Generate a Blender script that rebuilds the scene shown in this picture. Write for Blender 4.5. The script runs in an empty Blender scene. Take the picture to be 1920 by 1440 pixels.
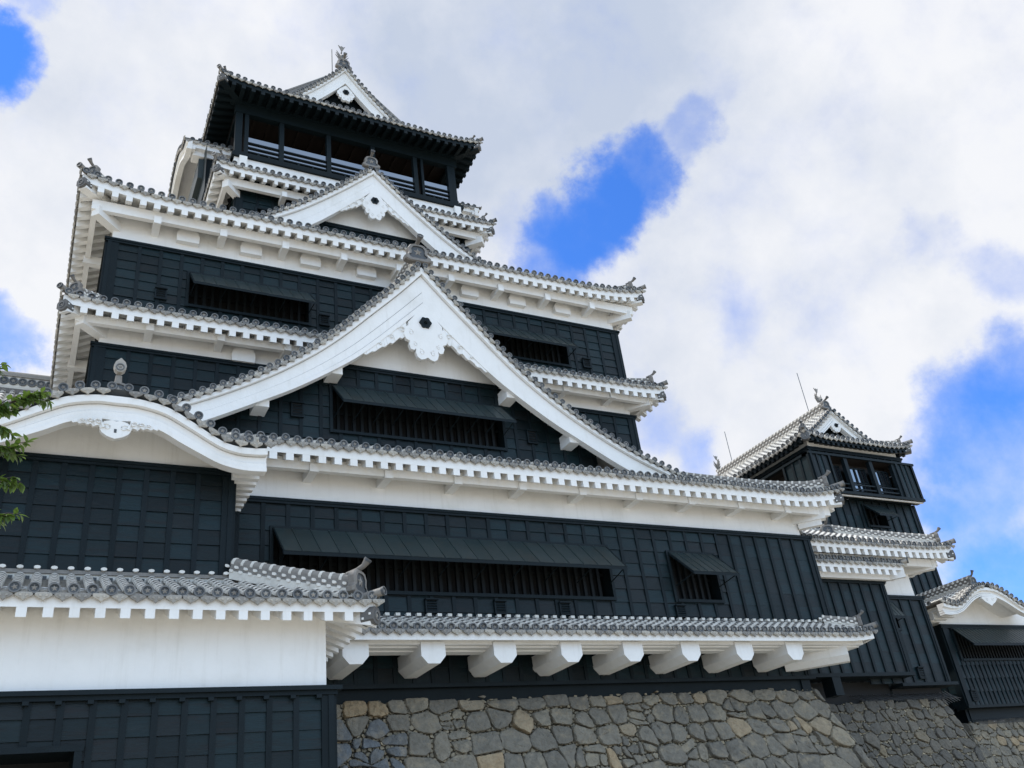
import bpy, math, random
from math import sin, cos, pi, sqrt, atan2, radians
from mathutils import Matrix, Vector
random.seed(7)
SC = bpy.context.scene
COL = SC.collection

# ------------------------------------------------------------------ camera
cam_d = bpy.data.cameras.new("camera")
cam_d.sensor_width = 36.0
cam_d.lens = 36.0 * 1670.0 / 1920.0
cam_d.clip_start, cam_d.clip_end = 0.1, 3000
cam = bpy.data.objects.new("camera", cam_d)
COL.objects.link(cam)
RX = Vector((0.88828765, -0.44520407, -0.11286444))
DN = Vector((0.12899858, 0.47768646, -0.86900806))
FW = Vector((0.44079974, 0.75736978, 0.48175367))
m = Matrix.Identity(4)
for r in range(3):
    m[r][0], m[r][1], m[r][2] = RX[r], -DN[r], -FW[r]
m[2][3] = 1.6
cam.matrix_world = m
SC.camera = cam

# ------------------------------------------------------------------ exposure
SC.view_settings.view_transform = 'Standard'
SC.view_settings.look = 'None'
SC.view_settings.exposure = 0.0
SC.view_settings.gamma = 1.0
SC.view_settings.use_curve_mapping = False

# ------------------------------------------------------------------ sun
SUN_EL, SUN_AZ = radians(60), radians(-48)      # azimuth from +Y clockwise: high behind the castle on the left, so the front is in open shade
sd = Vector((sin(SUN_AZ) * cos(SUN_EL), cos(SUN_AZ) * cos(SUN_EL), sin(SUN_EL)))
sun_d = bpy.data.lights.new("sun", 'SUN')
sun_d.energy = 3.2
sun_d.angle = radians(1.5)
sun_d.color = (1.0, 0.975, 0.94)
sun = bpy.data.objects.new("sun", sun_d)
sun.rotation_euler = (-sd).to_track_quat('-Z', 'Y').to_euler()
sun.location = (-40, -40, 60)
COL.objects.link(sun)

# ------------------------------------------------------------------ world: blue sky with broken cloud
world = bpy.data.worlds.new("World")
SC.world = world
world.use_nodes = True
wn, wl = world.node_tree.nodes, world.node_tree.links
wn.clear()


def N(nodes, kind, **kw):
    n = nodes.new(kind)
    for k, v in kw.items():
        setattr(n, k, v)
    return n


def link(a, b):
    (a.id_data).links.new(a, b)


def math_n(nodes, op, a, b=None, c=None, clamp=False):
    n = nodes.new('ShaderNodeMath')
    n.operation = op
    n.use_clamp = clamp
    for i, x in enumerate((a, b, c)):
        if x is None:
            continue
        if isinstance(x, (int, float)):
            n.inputs[i].default_value = x
        else:
            link(x, n.inputs[i])
    return n.outputs[0]


def px_dir(px, py):
    return (RX * ((px - 960) / 1670) + DN * ((py - 720) / 1670) + FW).normalized()


tc = N(wn, 'ShaderNodeTexCoord')
sky = N(wn, 'ShaderNodeTexSky', sky_type='NISHITA', sun_disc=False)
sky.sun_elevation, sky.sun_rotation = SUN_EL, SUN_AZ
sky.air_density, sky.dust_density, sky.ozone_density = 1.0, 0.0, 3.5
dirn = N(wn, 'ShaderNodeVectorMath', operation='NORMALIZE')
link(tc.outputs['Generated'], dirn.inputs[0])


def cloud_noise(scale, detail, rough, off, dist=0.0):
    add = N(wn, 'ShaderNodeVectorMath', operation='ADD')
    link(dirn.outputs[0], add.inputs[0])
    add.inputs[1].default_value = off
    nz = N(wn, 'ShaderNodeTexNoise')
    nz.inputs['Scale'].default_value = scale
    nz.inputs['Detail'].default_value = detail
    nz.inputs['Roughness'].default_value = rough
    nz.inputs['Distortion'].default_value = dist
    link(add.outputs[0], nz.inputs['Vector'])
    return nz


warp = cloud_noise(6.0, 8, 0.62, (3, 1, 2))
ws = N(wn, 'ShaderNodeVectorMath', operation='SUBTRACT')
link(warp.outputs['Color'], ws.inputs[0])
ws.inputs[1].default_value = (0.5, 0.5, 0.5)
wsc = N(wn, 'ShaderNodeVectorMath', operation='SCALE')
link(ws.outputs[0], wsc.inputs[0])
wsc.inputs['Scale'].default_value = 0.16
wad = N(wn, 'ShaderNodeVectorMath', operation='ADD')
link(dirn.outputs[0], wad.inputs[0])
link(wsc.outputs[0], wad.inputs[1])
wdir = N(wn, 'ShaderNodeVectorMath', operation='NORMALIZE')
link(wad.outputs[0], wdir.inputs[0])
# gaps of open sky: direction, angular radius (px of the reference focal length), strength
GAPS = [(-30, 90, 130, 1.0), (70, -20, 70, .5), (0, 640, 110, .75), (1325, 160, 60, .32), (1290, 245, 75, .55), (1215, 315, 90, .85), (1130, 360, 100, 1.0),
        (1070, 430, 95, .9), (1030, 515, 85, .75), (990, 430, 80, .4), (1740, 450, 105, .46), (1880, 520, 110, .5), (1345, 560, 70, .3), (1440, 560, 60, .28), (1900, 745, 150, .75), (1800, 790, 140, .8), (1720, 850, 90, .55),
        (1850, 900, 130, .75), (1740, 930, 100, .75), (1880, 820, 120, .7), (1800, 960, 110, .7), (1890, 1060, 170, .85), (1790, 1030, 90, .7), (1215, 800, 100, .5), (1310, 860, 80, .5), (1380, 600, 90, .38),
        (1560, 640, 90, .25), (1640, 540, 90, .25), (2250, 900, 300, .8), (-500, 500, 200, .8), (2300, 300, 250, .6)]
acc = None
for gx, gy, rad, st in GAPS:
    dt = N(wn, 'ShaderNodeVectorMath', operation='DOT_PRODUCT')
    link(wdir.outputs[0], dt.inputs[0])
    dt.inputs[1].default_value = px_dir(gx, gy)
    off = sqrt(((gx - 960) / 1670) ** 2 + ((gy - 720) / 1670) ** 2)
    ang = rad / 1670 / (1 + off * off)
    c0 = cos(ang * 1.25)
    mr = N(wn, 'ShaderNodeMapRange', interpolation_type='SMOOTHSTEP')
    link(dt.outputs['Value'], mr.inputs[0])
    mr.inputs[1].default_value = c0
    mr.inputs[2].default_value = cos(ang * 0.15)
    mr.inputs[3].default_value = 0.0
    mr.inputs[4].default_value = st
    o = mr.outputs[0]
    acc = o if acc is None else math_n(wn, 'SMOOTH_MAX', acc, o, 0.25)
det = cloud_noise(9.0, 10, 0.60, (1.3, 4.1, 0.6), 0.1)
dsub = math_n(wn, 'MULTIPLY_ADD', det.outputs['Fac'], 1.0, -0.5)
gap = math_n(wn, 'MULTIPLY_ADD', dsub, 0.85, acc)
gr = N(wn, 'ShaderNodeMapRange', interpolation_type='SMOOTHSTEP')
link(gap, gr.inputs[0])
gr.inputs[1].default_value = 0.14
gr.inputs[2].default_value = 0.95
gr.inputs[3].default_value = 0.0
gr.inputs[4].default_value = 1.0
# cloud body brightness
big = cloud_noise(2.6, 5, 0.55, (0.2, 2.2, 5.0))
fine = cloud_noise(7.0, 8, 0.6, (7.2, 0.2, 1.0))
gcen = N(wn, 'ShaderNodeVectorMath', operation='DOT_PRODUCT')
link(wdir.outputs[0], gcen.inputs[0])
gcen.inputs[1].default_value = px_dir(1050, 150)
gm = N(wn, 'ShaderNodeMapRange', interpolation_type='SMOOTHSTEP')
link(gcen.outputs['Value'], gm.inputs[0])
gm.inputs[1].default_value = cos(0.26)
gm.inputs[2].default_value = cos(0.04)
gm.inputs[3].default_value = 0.0
gm.inputs[4].default_value = 1.0
sh = math_n(wn, 'MULTIPLY_ADD', fine.outputs['Fac'], 1.5, -0.72)
sh = math_n(wn, 'ADD', sh, math_n(wn, 'MULTIPLY_ADD', big.outputs['Fac'], 1.5, -0.62))
g2 = N(wn, 'ShaderNodeVectorMath', operation='DOT_PRODUCT')
link(wdir.outputs[0], g2.inputs[0])
g2.inputs[1].default_value = px_dir(1600, 360)
gm2 = N(wn, 'ShaderNodeMapRange', interpolation_type='SMOOTHSTEP')
link(g2.outputs['Value'], gm2.inputs[0])
gm2.inputs[1].default_value, gm2.inputs[2].default_value, gm2.inputs[4].default_value = cos(.16), cos(.02), .38
sh = math_n(wn, 'ADD', sh, gm2.outputs[0])
sh = math_n(wn, 'MULTIPLY_ADD', gm.outputs[0], 0.75, sh, clamp=True)
cc = N(wn, 'ShaderNodeMix', data_type='RGBA')
link(sh, cc.inputs['Factor'])
CLOUD = 9.6
cc.inputs[6].default_value = (0.955 * CLOUD, 0.97 * CLOUD, 1.01 * CLOUD, 1)
cc.inputs[7].default_value = (0.59 * CLOUD, 0.665 * CLOUD, 0.81 * CLOUD, 1)
sep = N(wn, 'ShaderNodeSeparateXYZ')
link(dirn.outputs[0], sep.inputs[0])
bk = N(wn, 'ShaderNodeMapRange', interpolation_type='SMOOTHSTEP')
link(sep.outputs['Y'], bk.inputs[0])
bk.inputs[1].default_value, bk.inputs[2].default_value = 0.05, -0.65
lo = N(wn, 'ShaderNodeMapRange', interpolation_type='SMOOTHSTEP')
link(sep.outputs['Z'], lo.inputs[0])
lo.inputs[1].default_value, lo.inputs[2].default_value = 0.92, 0.45
l2 = N(wn, 'ShaderNodeMapRange', interpolation_type='SMOOTHSTEP')
link(sep.outputs['Z'], l2.inputs[0])
l2.inputs[1].default_value, l2.inputs[2].default_value = -0.08, 0.14
bkf = math_n(wn, 'MULTIPLY', math_n(wn, 'MULTIPLY', bk.outputs[0], lo.outputs[0]), l2.outputs[0])
cb = N(wn, 'ShaderNodeMix', data_type='RGBA')
link(bkf, cb.inputs['Factor'])
link(cc.outputs[2], cb.inputs[6])
cb.inputs[7].default_value = (1.02 * CLOUD, 1.44 * CLOUD, 2.02 * CLOUD, 1)  # added unseen glow: brighter, bluer cloud behind the viewer lights the front
# deepen the clear-sky blue a little (polarised look of the photograph)
skc = N(wn, 'ShaderNodeMix', data_type='RGBA', blend_type='MULTIPLY')
skc.inputs['Factor'].default_value = 1.0
link(sky.outputs[0], skc.inputs[6])
skc.inputs[7].default_value = (0.74, 1.42, 2.5, 1)
mx = N(wn, 'ShaderNodeMix', data_type='RGBA')
link(gr.outputs[0], mx.inputs['Factor'])
link(cb.outputs[2], mx.inputs[6])
link(skc.outputs[2], mx.inputs[7])
bg = N(wn, 'ShaderNodeBackground')
bg.inputs['Strength'].default_value = 0.1
link(mx.outputs[2], bg.inputs['Color'])
wo = N(wn, 'ShaderNodeOutputWorld')
link(bg.outputs[0], wo.inputs[0])


# ------------------------------------------------------------------ materials
def mat(name, base, rough=0.7, tint=None, noise=0.12, nscale=3.0, stretch=(1, 1, 1), bump=0.0, bscale=20.0, spec=0.5, metal=0.0, blot=None, bdist=0.03):
    """base colour, second colour reached by the per-piece tint, fine noise on value, optional blotches (colour, scale, amount)"""
    mt = bpy.data.materials.new(name)
    mt.use_nodes = True
    n = mt.node_tree.nodes
    bsdf = n['Principled BSDF']
    geo = N(n, 'ShaderNodeNewGeometry')
    mp = N(n, 'ShaderNodeMapping')
    link(geo.outputs['Position'], mp.inputs[0])
    mp.inputs['Scale'].default_value = stretch
    nz = N(n, 'ShaderNodeTexNoise')
    nz.inputs['Scale'].default_value = nscale
    nz.inputs['Detail'].default_value = 6
    nz.inputs['Roughness'].default_value = 0.65
    link(mp.outputs[0], nz.inputs['Vector'])
    if tint is None:
        rgb = N(n, 'ShaderNodeRGB')
        rgb.outputs[0].default_value = (*base, 1)
        col = rgb.outputs[0]
    else:
        at = N(n, 'ShaderNodeAttribute', attribute_name='tint')
        rp = N(n, 'ShaderNodeValToRGB')
        stops = [base] + list(tint)
        el = rp.color_ramp.elements
        while len(el) < len(stops):
            el.new(0.5)
        for i, s in enumerate(stops):
            el[i].position = i / (len(stops) - 1)
            el[i].color = (*s, 1)
        link(at.outputs['Fac'], rp.inputs[0])
        col = rp.outputs[0]
    if blot:
        bz = N(n, 'ShaderNodeTexNoise')
        bz.inputs['Scale'].default_value = blot[1]
        bz.inputs['Detail'].default_value = 5
        bz.inputs['Roughness'].default_value = 0.6
        link(mp.outputs[0], bz.inputs['Vector'])
        br = N(n, 'ShaderNodeMapRange', interpolation_type='SMOOTHSTEP')
        link(bz.outputs['Fac'], br.inputs[0])
        br.inputs[1].default_value, br.inputs[2].default_value = 0.48, 0.72
        br.inputs[4].default_value = blot[2]
        mb_ = N(n, 'ShaderNodeMix', data_type='RGBA')
        link(br.outputs[0], mb_.inputs['Factor'])
        link(col, mb_.inputs[6])
        mb_.inputs[7].default_value = (*blot[0], 1)
        col = mb_.outputs[2]
    v = math_n(n, 'MULTIPLY_ADD', nz.outputs['Fac'], 2 * noise, 1 - noise)
    hs = N(n, 'ShaderNodeHueSaturation')
    link(col, hs.inputs['Color'])
    link(v, hs.inputs['Value'])
    link(hs.outputs[0], bsdf.inputs['Base Color'])
    bsdf.inputs['Roughness'].default_value = rough
    bsdf.inputs['Metallic'].default_value = metal
    bsdf.inputs['Specular IOR Level'].default_value = spec
    if bump:
        b2 = N(n, 'ShaderNodeTexNoise')
        b2.inputs['Scale'].default_value = bscale
        b2.inputs['Detail'].default_value = 8
        link(mp.outputs[0], b2.inputs['Vector'])
        bp = N(n, 'ShaderNodeBump')
        bp.inputs['Strength'].default_value = bump
        bp.inputs['Distance'].default_value = bdist
        link(b2.outputs['Fac'], bp.inputs['Height'])
        link(bp.outputs[0], bsdf.inputs['Normal'])
    return mt


def streaks(mt, amount, col, scale=(5.5, 5.5, .5), lo=.5, hi=.8):
    n = mt.node_tree.nodes
    b = n['Principled BSDF']
    src = b.inputs['Base Color'].links[0].from_socket
    geo = N(n, 'ShaderNodeNewGeometry')
    mp = N(n, 'ShaderNodeMapping')
    link(geo.outputs['Position'], mp.inputs[0])
    mp.inputs['Scale'].default_value = scale
    nz = N(n, 'ShaderNodeTexNoise')
    nz.inputs['Scale'].default_value = 1.0
    nz.inputs['Detail'].default_value = 7
    nz.inputs['Roughness'].default_value = .62
    link(mp.outputs[0], nz.inputs['Vector'])
    mr = N(n, 'ShaderNodeMapRange', interpolation_type='SMOOTHSTEP')
    link(nz.outputs['Fac'], mr.inputs[0])
    mr.inputs[1].default_value, mr.inputs[2].default_value, mr.inputs[4].default_value = lo, hi, amount
    mx_ = N(n, 'ShaderNodeMix', data_type='RGBA')
    link(mr.outputs[0], mx_.inputs['Factor'])
    link(src, mx_.inputs[6])
    mx_.inputs[7].default_value = (*col, 1)
    link(mx_.outputs[2], b.inputs['Base Color'])


PLASTER = mat("white_plaster", (.80, .79, .765), .85, noise=.05, nscale=1.3, bump=.25, bscale=9, spec=.25, blot=((.66, .645, .60), .55, .5))
streaks(PLASTER, .32, (.56, .54, .49))
BOARD = mat("black_board", (.0030, .0070, .0085), .44, tint=((.0052, .0145, .0172), (.0070, .0195, .0240), (.0080, .0115, .0128)), spec=.22, noise=.5, nscale=3.0,
            stretch=(1, 1, 9), bump=.35, bscale=5, blot=((.0105, .0085, .0085), .9, .6))
streaks(BOARD, .55, (.016, .024, .027), (1.2, 1.2, 6.0), .52, .8)
BATTEN = mat("black_batten", (.0050, .0098, .0120), .5, tint=((.0080, .0135, .0165),), spec=.14, noise=.25, nscale=2, bump=.2)
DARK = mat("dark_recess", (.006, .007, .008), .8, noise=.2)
METAL = mat("awning_sheet", (.020, .033, .035), .38, tint=((.030, .043, .045),), spec=.35, noise=.25, nscale=2.5, bump=.1, blot=((.030, .031, .027), 1.7, .5))
TILE = mat("roof_tile", (.13, .121, .112), .62, tint=((.225, .21, .19), (.36, .335, .295)), noise=.38, nscale=9, bump=.4, bscale=30, blot=((.24, .22, .19), 3.0, .4))
TCROWN = mat("tile_crown", (.072, .067, .066), .6, tint=((.11, .103, .10), (.17, .16, .15)), noise=.35, nscale=9, bump=.4, bscale=30)
TFACE = mat("tile_end_face", (.040, .047, .054), .55, tint=((.085, .092, .098), (.17, .17, .165)), noise=.3, nscale=12, bump=.3, bscale=40)
TWHITE = mat("tile_joint_plaster", (.62, .595, .54), .85, tint=((.64, .615, .555), (.78, .75, .69)), noise=.2, nscale=6, bump=.3, bscale=25, blot=((.40, .375, .33), 2.2, .45))
PEND = mat("eave_tile_pendant", (.19, .18, .166), .65, tint=((.30, .282, .25), (.44, .405, .345)), noise=.35, nscale=14, bump=.5, bscale=40)
GROOVE = mat("groove_shade", (.30, .285, .255), .9, noise=.35, nscale=6)  # grey-brown puts shade into the groove colour, so lines show on both slopes
LATT = mat("lattice_bar", (.006, .0085, .010), .6, noise=.2, spec=.2)
WOOD = mat("brown_timber", (.012, .0078, .006), .6, noise=.3, nscale=3, stretch=(1, 1, 6), bump=.2)
GLASS = mat("window_glass", (.22, .245, .28), .04, noise=.03, spec=.8, metal=.95)
STUD = mat("white_stud", (.75, .75, .73), .5, noise=.03)
IRON = mat("iron_cap", (.10, .098, .095), .5, noise=.25, nscale=10, bump=.2)
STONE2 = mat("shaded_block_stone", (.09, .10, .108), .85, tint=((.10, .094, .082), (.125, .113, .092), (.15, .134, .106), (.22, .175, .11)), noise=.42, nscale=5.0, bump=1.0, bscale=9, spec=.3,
             blot=((.155, .142, .115), 2.4, .3), bdist=.07)  # browner, darker copy of the wall stone: the overhang's shade put into its colour
STONE = mat("wall_stone", (.135, .150, .162), .85, tint=((.145, .134, .112), (.195, .177, .142), (.24, .212, .16), (.36, .26, .15)), noise=.5, nscale=5.0, bump=1.0, bscale=6, spec=.3,
            blot=((.33, .27, .18), 2.4, .45), bdist=.10)
GAPST = mat("wall_pebble", (.10, .09, .07), .9, tint=((.27, .235, .17), (.42, .345, .235)), noise=.35, nscale=8, bump=.8, bscale=14, spec=.2)
ROD = mat("rod_metal", (.16, .165, .17), .4, metal=.6)
LEAF = mat("cherry_leaf", (.036, .072, .015), .45, tint=((.062, .115, .025), (.11, .175, .04)), noise=.2, nscale=15)
BARK = mat("cherry_bark", (.045, .034, .027), .85, noise=.4, nscale=12, bump=.6)
GRAVEL = mat("gravel", (.50, .455, .37), .95, noise=.25, nscale=1.5, bump=.5, bscale=30)
# leaves let some light through
_n = LEAF.node_tree.nodes
_b = _n['Principled BSDF']
_b.inputs['Transmission Weight'].default_value = 0.0
_tr = _n.new('ShaderNodeBsdfTranslucent')
_tr.inputs[0].default_value = (.16, .26, .04, 1)
_mx = _n.new('ShaderNodeMixShader')
_mx.inputs[0].default_value = .3
link(_b.outputs[0], _mx.inputs[1])
link(_tr.outputs[0], _mx.inputs[2])
link(_mx.outputs[0], _n['Material Output'].inputs[0])


# ------------------------------------------------------------------ mesh builder
class MB:
    def __init__(s):
        s.v, s.f, s.mi, s.t, s.sm, s.mats = [], [], [], [], [], []

    def add(s, vs, fs, mt, tint=None, smooth=False):
        o = len(s.v)
        s.v.extend(vs)
        if mt not in s.mats:
            s.mats.append(mt)
        k = s.mats.index(mt)
        if tint is None:
            tint = random.random()
        for f in fs:
            s.f.append([i + o for i in f])
            s.mi.append(k)
            s.t.append(tint)
            s.sm.append(smooth)

    def build(s, name, parent=None, **props):
        me = bpy.data.meshes.new(name)
        me.from_pydata([tuple(p) for p in s.v], [], s.f)
        for mt in s.mats:
            me.materials.append(mt)
        if s.f:
            me.polygons.foreach_set('material_index', s.mi)
            me.polygons.foreach_set('use_smooth', s.sm)
            a = me.attributes.new('tint', 'FLOAT', 'FACE')
            a.data.foreach_set('value', s.t)
        me.update()
        ob = bpy.data.objects.new(name, me)
        COL.objects.link(ob)
        if parent is not None:
            ob.parent = parent
        for k, v in props.items():
            ob[k] = v
        return ob


BASES = []


def thing(name, loc, label, cat, group=None):
    o = bpy.data.objects.new(name, None)
    o.empty_display_size = 0.5
    COL.objects.link(o)
    o['label'], o['category'] = label, cat
    if group:
        o['group'] = group
    BASES.append((o, Vector(loc)))
    return o


def FR(y):
    return lambda u, o, z: (u, y - o, z)


def LF(x):
    return lambda u, o, z: (x - o, -u, z)


def RF(x):
    return lambda u, o, z: (x + o, u, z)


def DIAG(px, py, dx, dy):                     # frame at a point, facing the horizontal direction (dx,dy)
    return lambda u, o, z: (px - dy * u + dx * o, py + dx * u + dy * o, z)


BOXF = [(0, 1, 3, 2), (4, 6, 7, 5), (0, 4, 5, 1), (2, 3, 7, 6), (0, 2, 6, 4), (1, 5, 7, 3)]


def box(mb, T, u0, u1, o0, o1, z0, z1, mt, tint=None):
    vs = [T(u, o, z) for u in (u0, u1) for o in (o0, o1) for z in (z0, z1)]
    mb.add(vs, BOXF, mt, tint)


def hexa(mb, P, mt, tint=None):               # eight world points in box order
    mb.add(P, BOXF, mt, tint)


def extr(mb, T, poly, o0, o1, mt, tint=None, back=True):
    n = len(poly)
    vs = [T(u, o1, z) for u, z in poly] + [T(u, o0, z) for u, z in poly]
    fs = [tuple(range(n))]
    if back:
        fs.append(tuple(range(2 * n - 1, n - 1, -1)))
    for i in range(n):
        j = (i + 1) % n
        fs.append((i, n + i, n + j, j))
    mb.add(vs, fs, mt, tint)


def tube(mb, pts, rad, n, mt, tint=None, cap=True, smooth=True, squash=1.0):
    pts = [Vector(p) for p in pts]
    vs, fs = [], []
    up0 = Vector((0, 0, 1))
    for i, p in enumerate(pts):
        d = (pts[min(i + 1, len(pts) - 1)] - pts[max(i - 1, 0)]).normalized()
        a = d.cross(up0)
        if a.length < 1e-3:
            a = d.cross(Vector((1, 0, 0)))
        a.normalize()
        b = a.cross(d)
        r = rad[i] if isinstance(rad, (list, tuple)) else rad
        for k in range(n):
            t = 2 * pi * k / n
            vs.append(tuple(p + a * (r * cos(t) * squash) + b * (r * sin(t))))
    for i in range(len(pts) - 1):
        for k in range(n):
            k2 = (k + 1) % n
            fs.append((i * n + k, i * n + k2, (i + 1) * n + k2, (i + 1) * n + k))
    mb.add(vs, fs, mt, tint, smooth)
    if cap:
        mb.add(vs[:n], [tuple(range(n))], mt, tint)
        mb.add(vs[-n:], [tuple(range(n - 1, -1, -1))], mt, tint)


def interp(pts, x):
    """smooth curve through (x,y) points (monotone in x)"""
    if x <= pts[0][0]:
        return pts[0][1]
    for i in range(len(pts) - 1):
        if x <= pts[i + 1][0]:
            x0, y0 = pts[i]
            x1, y1 = pts[i + 1]
            def sl(k):
                a, b = max(k - 1, 0), min(k + 1, len(pts) - 1)
                return (pts[b][1] - pts[a][1]) / (pts[b][0] - pts[a][0])
            h = x1 - x0
            t = (x - x0) / h
            m0, m1 = sl(i) * h, sl(i + 1) * h
            return (2 * t**3 - 3 * t**2 + 1) * y0 + (t**3 - 2 * t**2 + t) * m0 + (-2 * t**3 + 3 * t**2) * y1 + (t**3 - t**2) * m1
    return pts[-1][1]


# ------------------------------------------------------------------ tile pieces
STAR = [(cos(pi / 2 + k * pi / 5) * (1 if k % 2 == 0 else .42), sin(pi / 2 + k * pi / 5) * (1 if k % 2 == 0 else .42)) for k in range(10)]


def disc(mb, C, ex, ez, en, R, det=2):
    """round tile end: centre, two in-plane axes and the outward normal (Vectors)"""
    n = 14 if det >= 2 else 9
    t = random.random()
    ring = [(cos(2 * pi * k / n), sin(2 * pi * k / n)) for k in range(n)]
    P = lambda a, r, o: tuple(C + ex * (a[0] * r) + ez * (a[1] * r) + en * o)
    vs = [P(a, R, -.05) for a in ring] + [P(a, R, .012) for a in ring] + [P(a, R * .74, .012) for a in ring] + [P(a, R * .70, -.012) for a in ring]
    q = lambda r0, r1: [(r0 * n + k, r0 * n + (k + 1) % n, r1 * n + (k + 1) % n, r1 * n + k) for k in range(n)]
    mb.add(vs, q(0, 1), TFACE, t, True)
    mb.add(vs, q(1, 2), TFACE, .55 + .45 * t)
    mb.add(vs, q(2, 3) + [tuple(range(3 * n, 4 * n))], TFACE, t * .4)
    if det >= 2:
        a0 = random.random() * .3
        sv = [P((0, 0), 0, .012)]
        for (x, y) in STAR:
            x, y = x * cos(a0) - y * sin(a0), x * sin(a0) + y * cos(a0)
            sv.append(P((x, y), R * .58, -.008))
        mb.add(sv, [(0, 1 + k, 1 + (k + 1) % 10) for k in range(10)], TILE, min(1, t * .7 + .2))


HEART = [(-.46, .0), (.46, .0), (.46, -.20), (.30, -.32), (.14, -.39), (0, -.53), (-.14, -.39), (-.30, -.32), (-.46, -.20)]


def pendant(mb, C, ex, ez, en, w, det=2):
    t = random.random()
    P = lambda a, s, o: tuple(C + ex * (a[0] * w * s[0]) + ez * (a[1] * w * s[1]) + en * o)
    n = len(HEART)
    vs = [P(a, (1, 1), -.04) for a in HEART] + [P(a, (1, 1), 0) for a in HEART]
    fs = [(k, (k + 1) % n, n + (k + 1) % n, n + k) for k in range(n)]
    if det >= 2:
        vs += [tuple(C + ex * (a[0] * w * .78) + ez * ((a[1] + .25) * w * .74 - .25 * w) + en * .012) for a in HEART]
        fs += [(n + k, n + (k + 1) % n, 2 * n + (k + 1) % n, 2 * n + k) for k in range(n)] + [tuple(range(2 * n, 3 * n))]
    else:
        fs += [tuple(range(n, 2 * n))]
    mb.add(vs, fs, PEND, t)
    if det >= 2:                              # small moulded ribs on the face
        for sx in (-1, 1):
            r = [P((sx * .12, -.10), (1, 1), .016), P((sx * .26, -.16), (1, 1), .016), P((sx * .22, -.24), (1, 1), .016), P((sx * .08, -.29), (1, 1), .016)]
            mb.add(r + [tuple(Vector(x) + en * .012) for x in r], BOXISH, PEND, min(1, t + .25))


BOXISH = [(4, 5, 6, 7), (0, 1, 5, 4), (1, 2, 6, 5), (2, 3, 7, 6), (3, 0, 4, 7)]


def half_tube(mb, pt, bs, ex, R, det, white=True):
    """cover-tile row: pt(b) -> centre point, ex horizontal axis, list of b values alternating tile and plaster band"""
    n = 8 if det >= 2 else 4
    rows = []
    for i, b in enumerate(bs):
        p = pt(b)
        rows.append(p)
    for i in range(len(bs) - 1):
        band = (i % 2 == 1)
        r = R * (1.07 if band else 1.0)
        d = (rows[i + 1] - rows[i]).normalized()
        nz = ex.cross(d)
        if nz.z < 0:
            nz = -nz
        vs = []
        for p in (rows[i], rows[i + 1]):
            for k in range(n + 1):
                a = pi * k / n
                vs.append(tuple(p + ex * (r * cos(a)) + nz * (r * sin(a))))
            # skirts down to the pan
        top, side = [], []
        for k in range(n):
            f = (k, k + 1, n + 2 + k, n + 1 + k)
            (side if (k < n // 4 or k >= n - n // 4) else top).append(f)
        t = random.random()
        if band and white:
            mb.add(vs, top + side, TWHITE, t, True)
        else:
            mb.add(vs, top, TCROWN if det >= 2 else TILE, t, True)
            mb.add(vs, side, TWHITE if white else TILE, t, True)


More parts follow.
